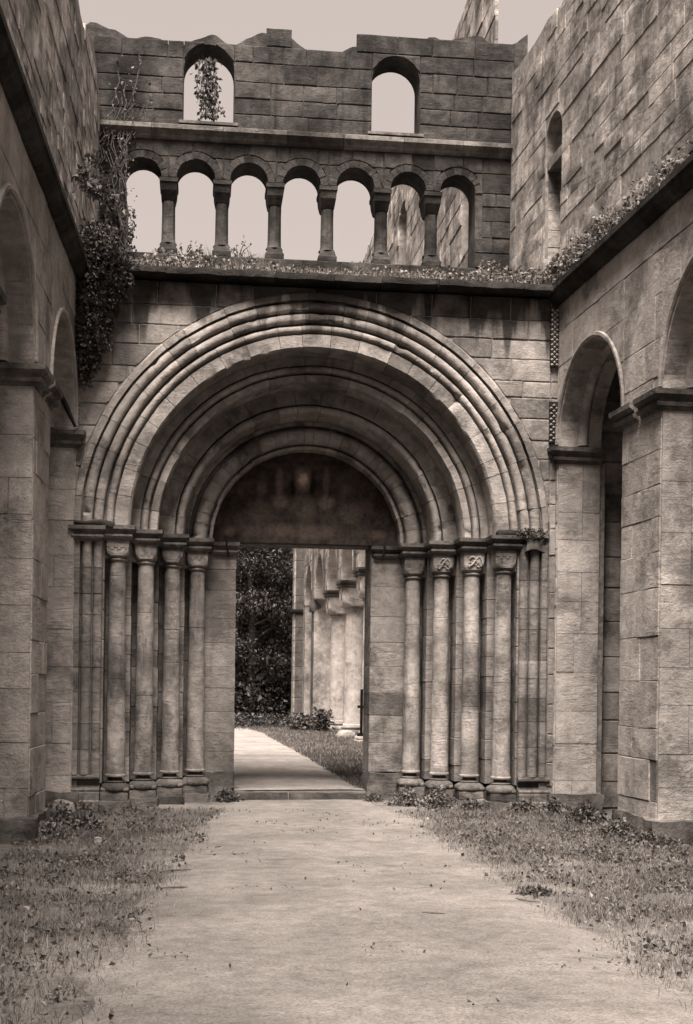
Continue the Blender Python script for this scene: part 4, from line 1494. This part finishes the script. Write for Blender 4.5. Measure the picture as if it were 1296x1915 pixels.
# pebbles and crumbs on the path
rs2 = np.random.RandomState(12)
v, f = [], []
for i in range(6500):
    y = rs2.uniform(6.0, 18.2)
    x = rs2.uniform(pl(y) - 0.1, pr(y) + 0.1)
    s = 0.0025 + 0.009 * rs2.beta(1, 5)
    z = gz(x, y) + 0.013
    k = len(v)
    v += [(x - s, y, z), (x, y - s, z), (x + s, y, z), (x, y + s, z), (x, y, z + s * 0.7), (x, y, z - s)]
    f += [(k, k + 1, k + 4), (k + 1, k + 2, k + 4), (k + 2, k + 3, k + 4), (k + 3, k, k + 4)]
tag(mk('pebbles', v, f, 'mortar'), 'crumbs of gravel on the path', 'gravel', kind='stuff')

# dark crumbs and bits of leaf trodden into the path
lt = []
for i in range(46):
    cy_ = rs2.uniform(6.2, 16.5)
    cx_2 = rs2.uniform(pl(cy_), pr(cy_))
    for j in range(rs2.randint(3, 16)):
        x, y = cx_2 + rs2.normal() * 0.13, cy_ + rs2.normal() * 0.10
        lt.append((x, y, gz(x, y) + 0.018))
tag(leaves('path_litter', lt, 0.026, 'ivy', None, 77, down=0.0), 'dark crumbs of leaf litter on the path', 'litter', kind='stuff')

# weeds at the foot of the portal
spots = [
    (0.46, 18.12, 0.16, 0.20, 420, 'dark leafy weed at the left foot of the doorway', 'ivy'),
    (2.55, 18.1, 0.13, 0.12, 260, 'small weed at the right foot of the doorway', 'weed'),
    (2.95, 17.6, 0.22, 0.26, 700, 'leafy weed before the innermost right column', 'weed'),
    (3.33, 17.25, 0.22, 0.30, 800, 'broad-leaved weed before the second right column from the doorway', 'weed'),
    (3.70, 16.85, 0.14, 0.16, 300, 'small weed between the third and the outermost right column', 'weed'),
    (4.35, 16.50, 0.26, 0.18, 650, 'low spreading weed before the right pilaster foot', 'weed'),
    (4.68, 16.35, 0.22, 0.24, 600, 'leafy weed at the foot of the right pier', 'ivy'),
    (-1.38, 16.2, 0.28, 0.14, 450, 'low weed before the left pilaster foot', 'weed'),
    (-1.52, 14.6, 0.30, 0.30, 900, 'dark clump of broad leaves by the left wall', 'ivy'),
    (-1.18, 14.3, 0.22, 0.18, 450, 'smaller leafy clump beside the dark one on the left', 'weed'),
    (-0.72, 16.3, 0.22, 0.07, 260, 'flat weed before the outermost left column', 'weed'),
    (4.75, 15.2, 0.25, 0.30, 600, 'dark broad-leaved plant at the right edge', 'ivy'),
    (4.3, 13.9, 0.4, 0.10, 380, 'flat patch of weeds on the right verge', 'weed'),
    (3.9, 12.2, 0.45, 0.09, 420, 'flat weeds in the right foreground grass', 'weed'),
    (-1.0, 11.6, 0.4, 0.08, 380, 'flat weeds in the left foreground grass', 'weed'),
    (4.72, 13.9, 0.26, 0.22, 520, 'weed against the plinth of the nearest right pier', 'weed'),
    (4.78, 13.1, 0.30, 0.16, 480, 'low weed under the nearest right arch', 'weed'),
    (-1.50, 13.6, 0.24, 0.20, 460, 'weed against the plinth of the nearest left pier', 'weed'),
    (2.72, 10.0, 0.16, 0.06, 260, 'tuft at the right path edge in the foreground', 'ivy'),
]
for i, (x, y, r_, h, n, lab, mt) in enumerate(spots):
    d = rs.normal(size=(n, 2)) * r_ * 0.5
    z = gz(x, y) + rs.beta(1.2, 1.6, n) * h * np.clip(1.2 - np.hypot(d[:, 0], d[:, 1]) / (r_ * 1.3), 0.15, 1)
    stems = [[(x + rs.normal() * 0.03, y, gz(x, y) - 0.02), (x + d[k, 0] * 0.6, y + d[k, 1] * 0.6, gz(x, y) + h * 0.4), (x + d[k, 0], y + d[k, 1], float(z[k]))] for k in range(6)]
    plant('weed', lab, np.stack([x + d[:, 0], y + d[:, 1], z], 1), 0.055 if h > 0.12 else 0.04, mt, 200 + i, stems, 'weeds at the foot of the masonry', down=-0.1)
# bushes in the nave
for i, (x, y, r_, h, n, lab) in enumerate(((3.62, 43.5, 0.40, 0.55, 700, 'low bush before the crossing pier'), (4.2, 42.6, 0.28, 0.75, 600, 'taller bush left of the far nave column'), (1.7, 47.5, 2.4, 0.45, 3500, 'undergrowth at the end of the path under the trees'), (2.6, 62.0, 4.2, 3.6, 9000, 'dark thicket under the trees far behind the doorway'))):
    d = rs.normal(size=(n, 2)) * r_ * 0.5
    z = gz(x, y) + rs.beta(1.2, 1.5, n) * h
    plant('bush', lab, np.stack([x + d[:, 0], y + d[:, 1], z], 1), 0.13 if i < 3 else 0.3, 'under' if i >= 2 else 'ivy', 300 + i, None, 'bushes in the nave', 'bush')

# fallen stones by the nave columns
for i, (x, y, s, lab) in enumerate(((4.55, 38.6, 0.28, 'pale fallen stone at the base of the near nave column'), (4.4, 42.9, 0.22, 'fallen stone at the base of the far nave column'))):
    b = rough(MB(), x - s, x + s, y - s * 0.7, y + s * 0.7, 0.0, s * 0.9, 0.06, i + 2, 3, 0.5).build('fallen_stone', 'nave', None, True, 40)
    tag(b, lab, 'stone', 'fallen stones in the nave')
# fallen chunks by the left wall
for i, (x, y, s, lab) in enumerate(((-1.58, 15.9, 0.13, 'pale stone half sunk in weeds by the left wall'), (-1.50, 14.2, 0.07, 'small pale stone among the dark leaves on the left'), (-0.95, 13.0, 0.045, 'small pale stone in the left grass'), (4.85, 15.6, 0.08, 'pale stone by the right wall'))):
    b = rough(MB(), x - s, x + s, y - s * 0.7, y + s * 0.7, -0.05, s * 1.2, 0.03, i + 5, 3, 0.5).build('loose_stone', 'pier', None, True, 40)
    tag(b, lab, 'stone', 'loose stones before the portal')

# twigs on the path
for (x0, y0), (x1, y1), r_, lab in (((-0.268, 11.17), (-0.016, 11.27), 0.010, 'twig on the left path edge, the upper of two'), ((-0.243, 10.2), (-0.034, 10.27), 0.009, 'twig on the left path edge, the lower of two'),
                                    ((1.63, 9.02), (1.785, 8.97), 0.009, 'short dark twig near the bottom of the path'), ((2.47, 9.65), (2.625, 9.47), 0.007, 'thin twig at the right path edge'), ((0.216, 12.72), (0.28, 12.8), 0.007, 'tiny twig on the left of the path')):
    p = [(x0 + (x1 - x0) * t, y0 + (y1 - y0) * t + 0.012 * math.sin(5 * t + x0), gz(x0 + (x1 - x0) * t, y0) + 0.020) for t in (0, 0.3, 0.55, 0.8, 1)]
    tag(MB().tube(p, [r_ * 0.6, r_, r_ * 0.9, r_ * 0.8, r_ * 0.3], 6).build('twig', 'twig', None, True), lab, 'twig', 'twigs lying on the path')

# ------------------------------------------------------------------ past 300 alike stones on one wall, the ones that show least become one facing
for wall_ in [o for o in bpy.data.objects if o.parent is None]:
    sts = [c for c in wall_.children if c.name.split('.')[0] == 'stone']
    if len(sts) <= 300:
        continue

    def shows(o):
        p = camo.matrix_world.inverted() @ WL[o]
        if p.z >= 0:
            return 0.0
        x, y = 2400 * p.x / -p.z, 2400 * p.y / -p.z       # pixels from the principal point
        inside = -640 < x < 700 and -650 < y < 1300
        d = o.dimensions
        return (1.0 if inside else 0.01) * d.x * d.z / (p.z * p.z) + d.y * d.z / (p.z * p.z) * (1.0 if inside else 0.01)
    bpy.context.view_layer.update()
    sts.sort(key=shows, reverse=True)
    rest = sts[295:]
    m_ = MB()
    mat_ = rest[0].data.materials[0].name
    key_ = [k for k, q in M.items() if q.name == mat_][0]
    for o in rest:
        m_.add([Vector(v.co) + WL[o] for v in o.data.vertices], [tuple(p.vertices) for p in o.data.polygons])
        bpy.data.objects.remove(o)
    f_ = m_.build('stone_facing', key_, wall_)
    f_['kind'] = 'stuff'
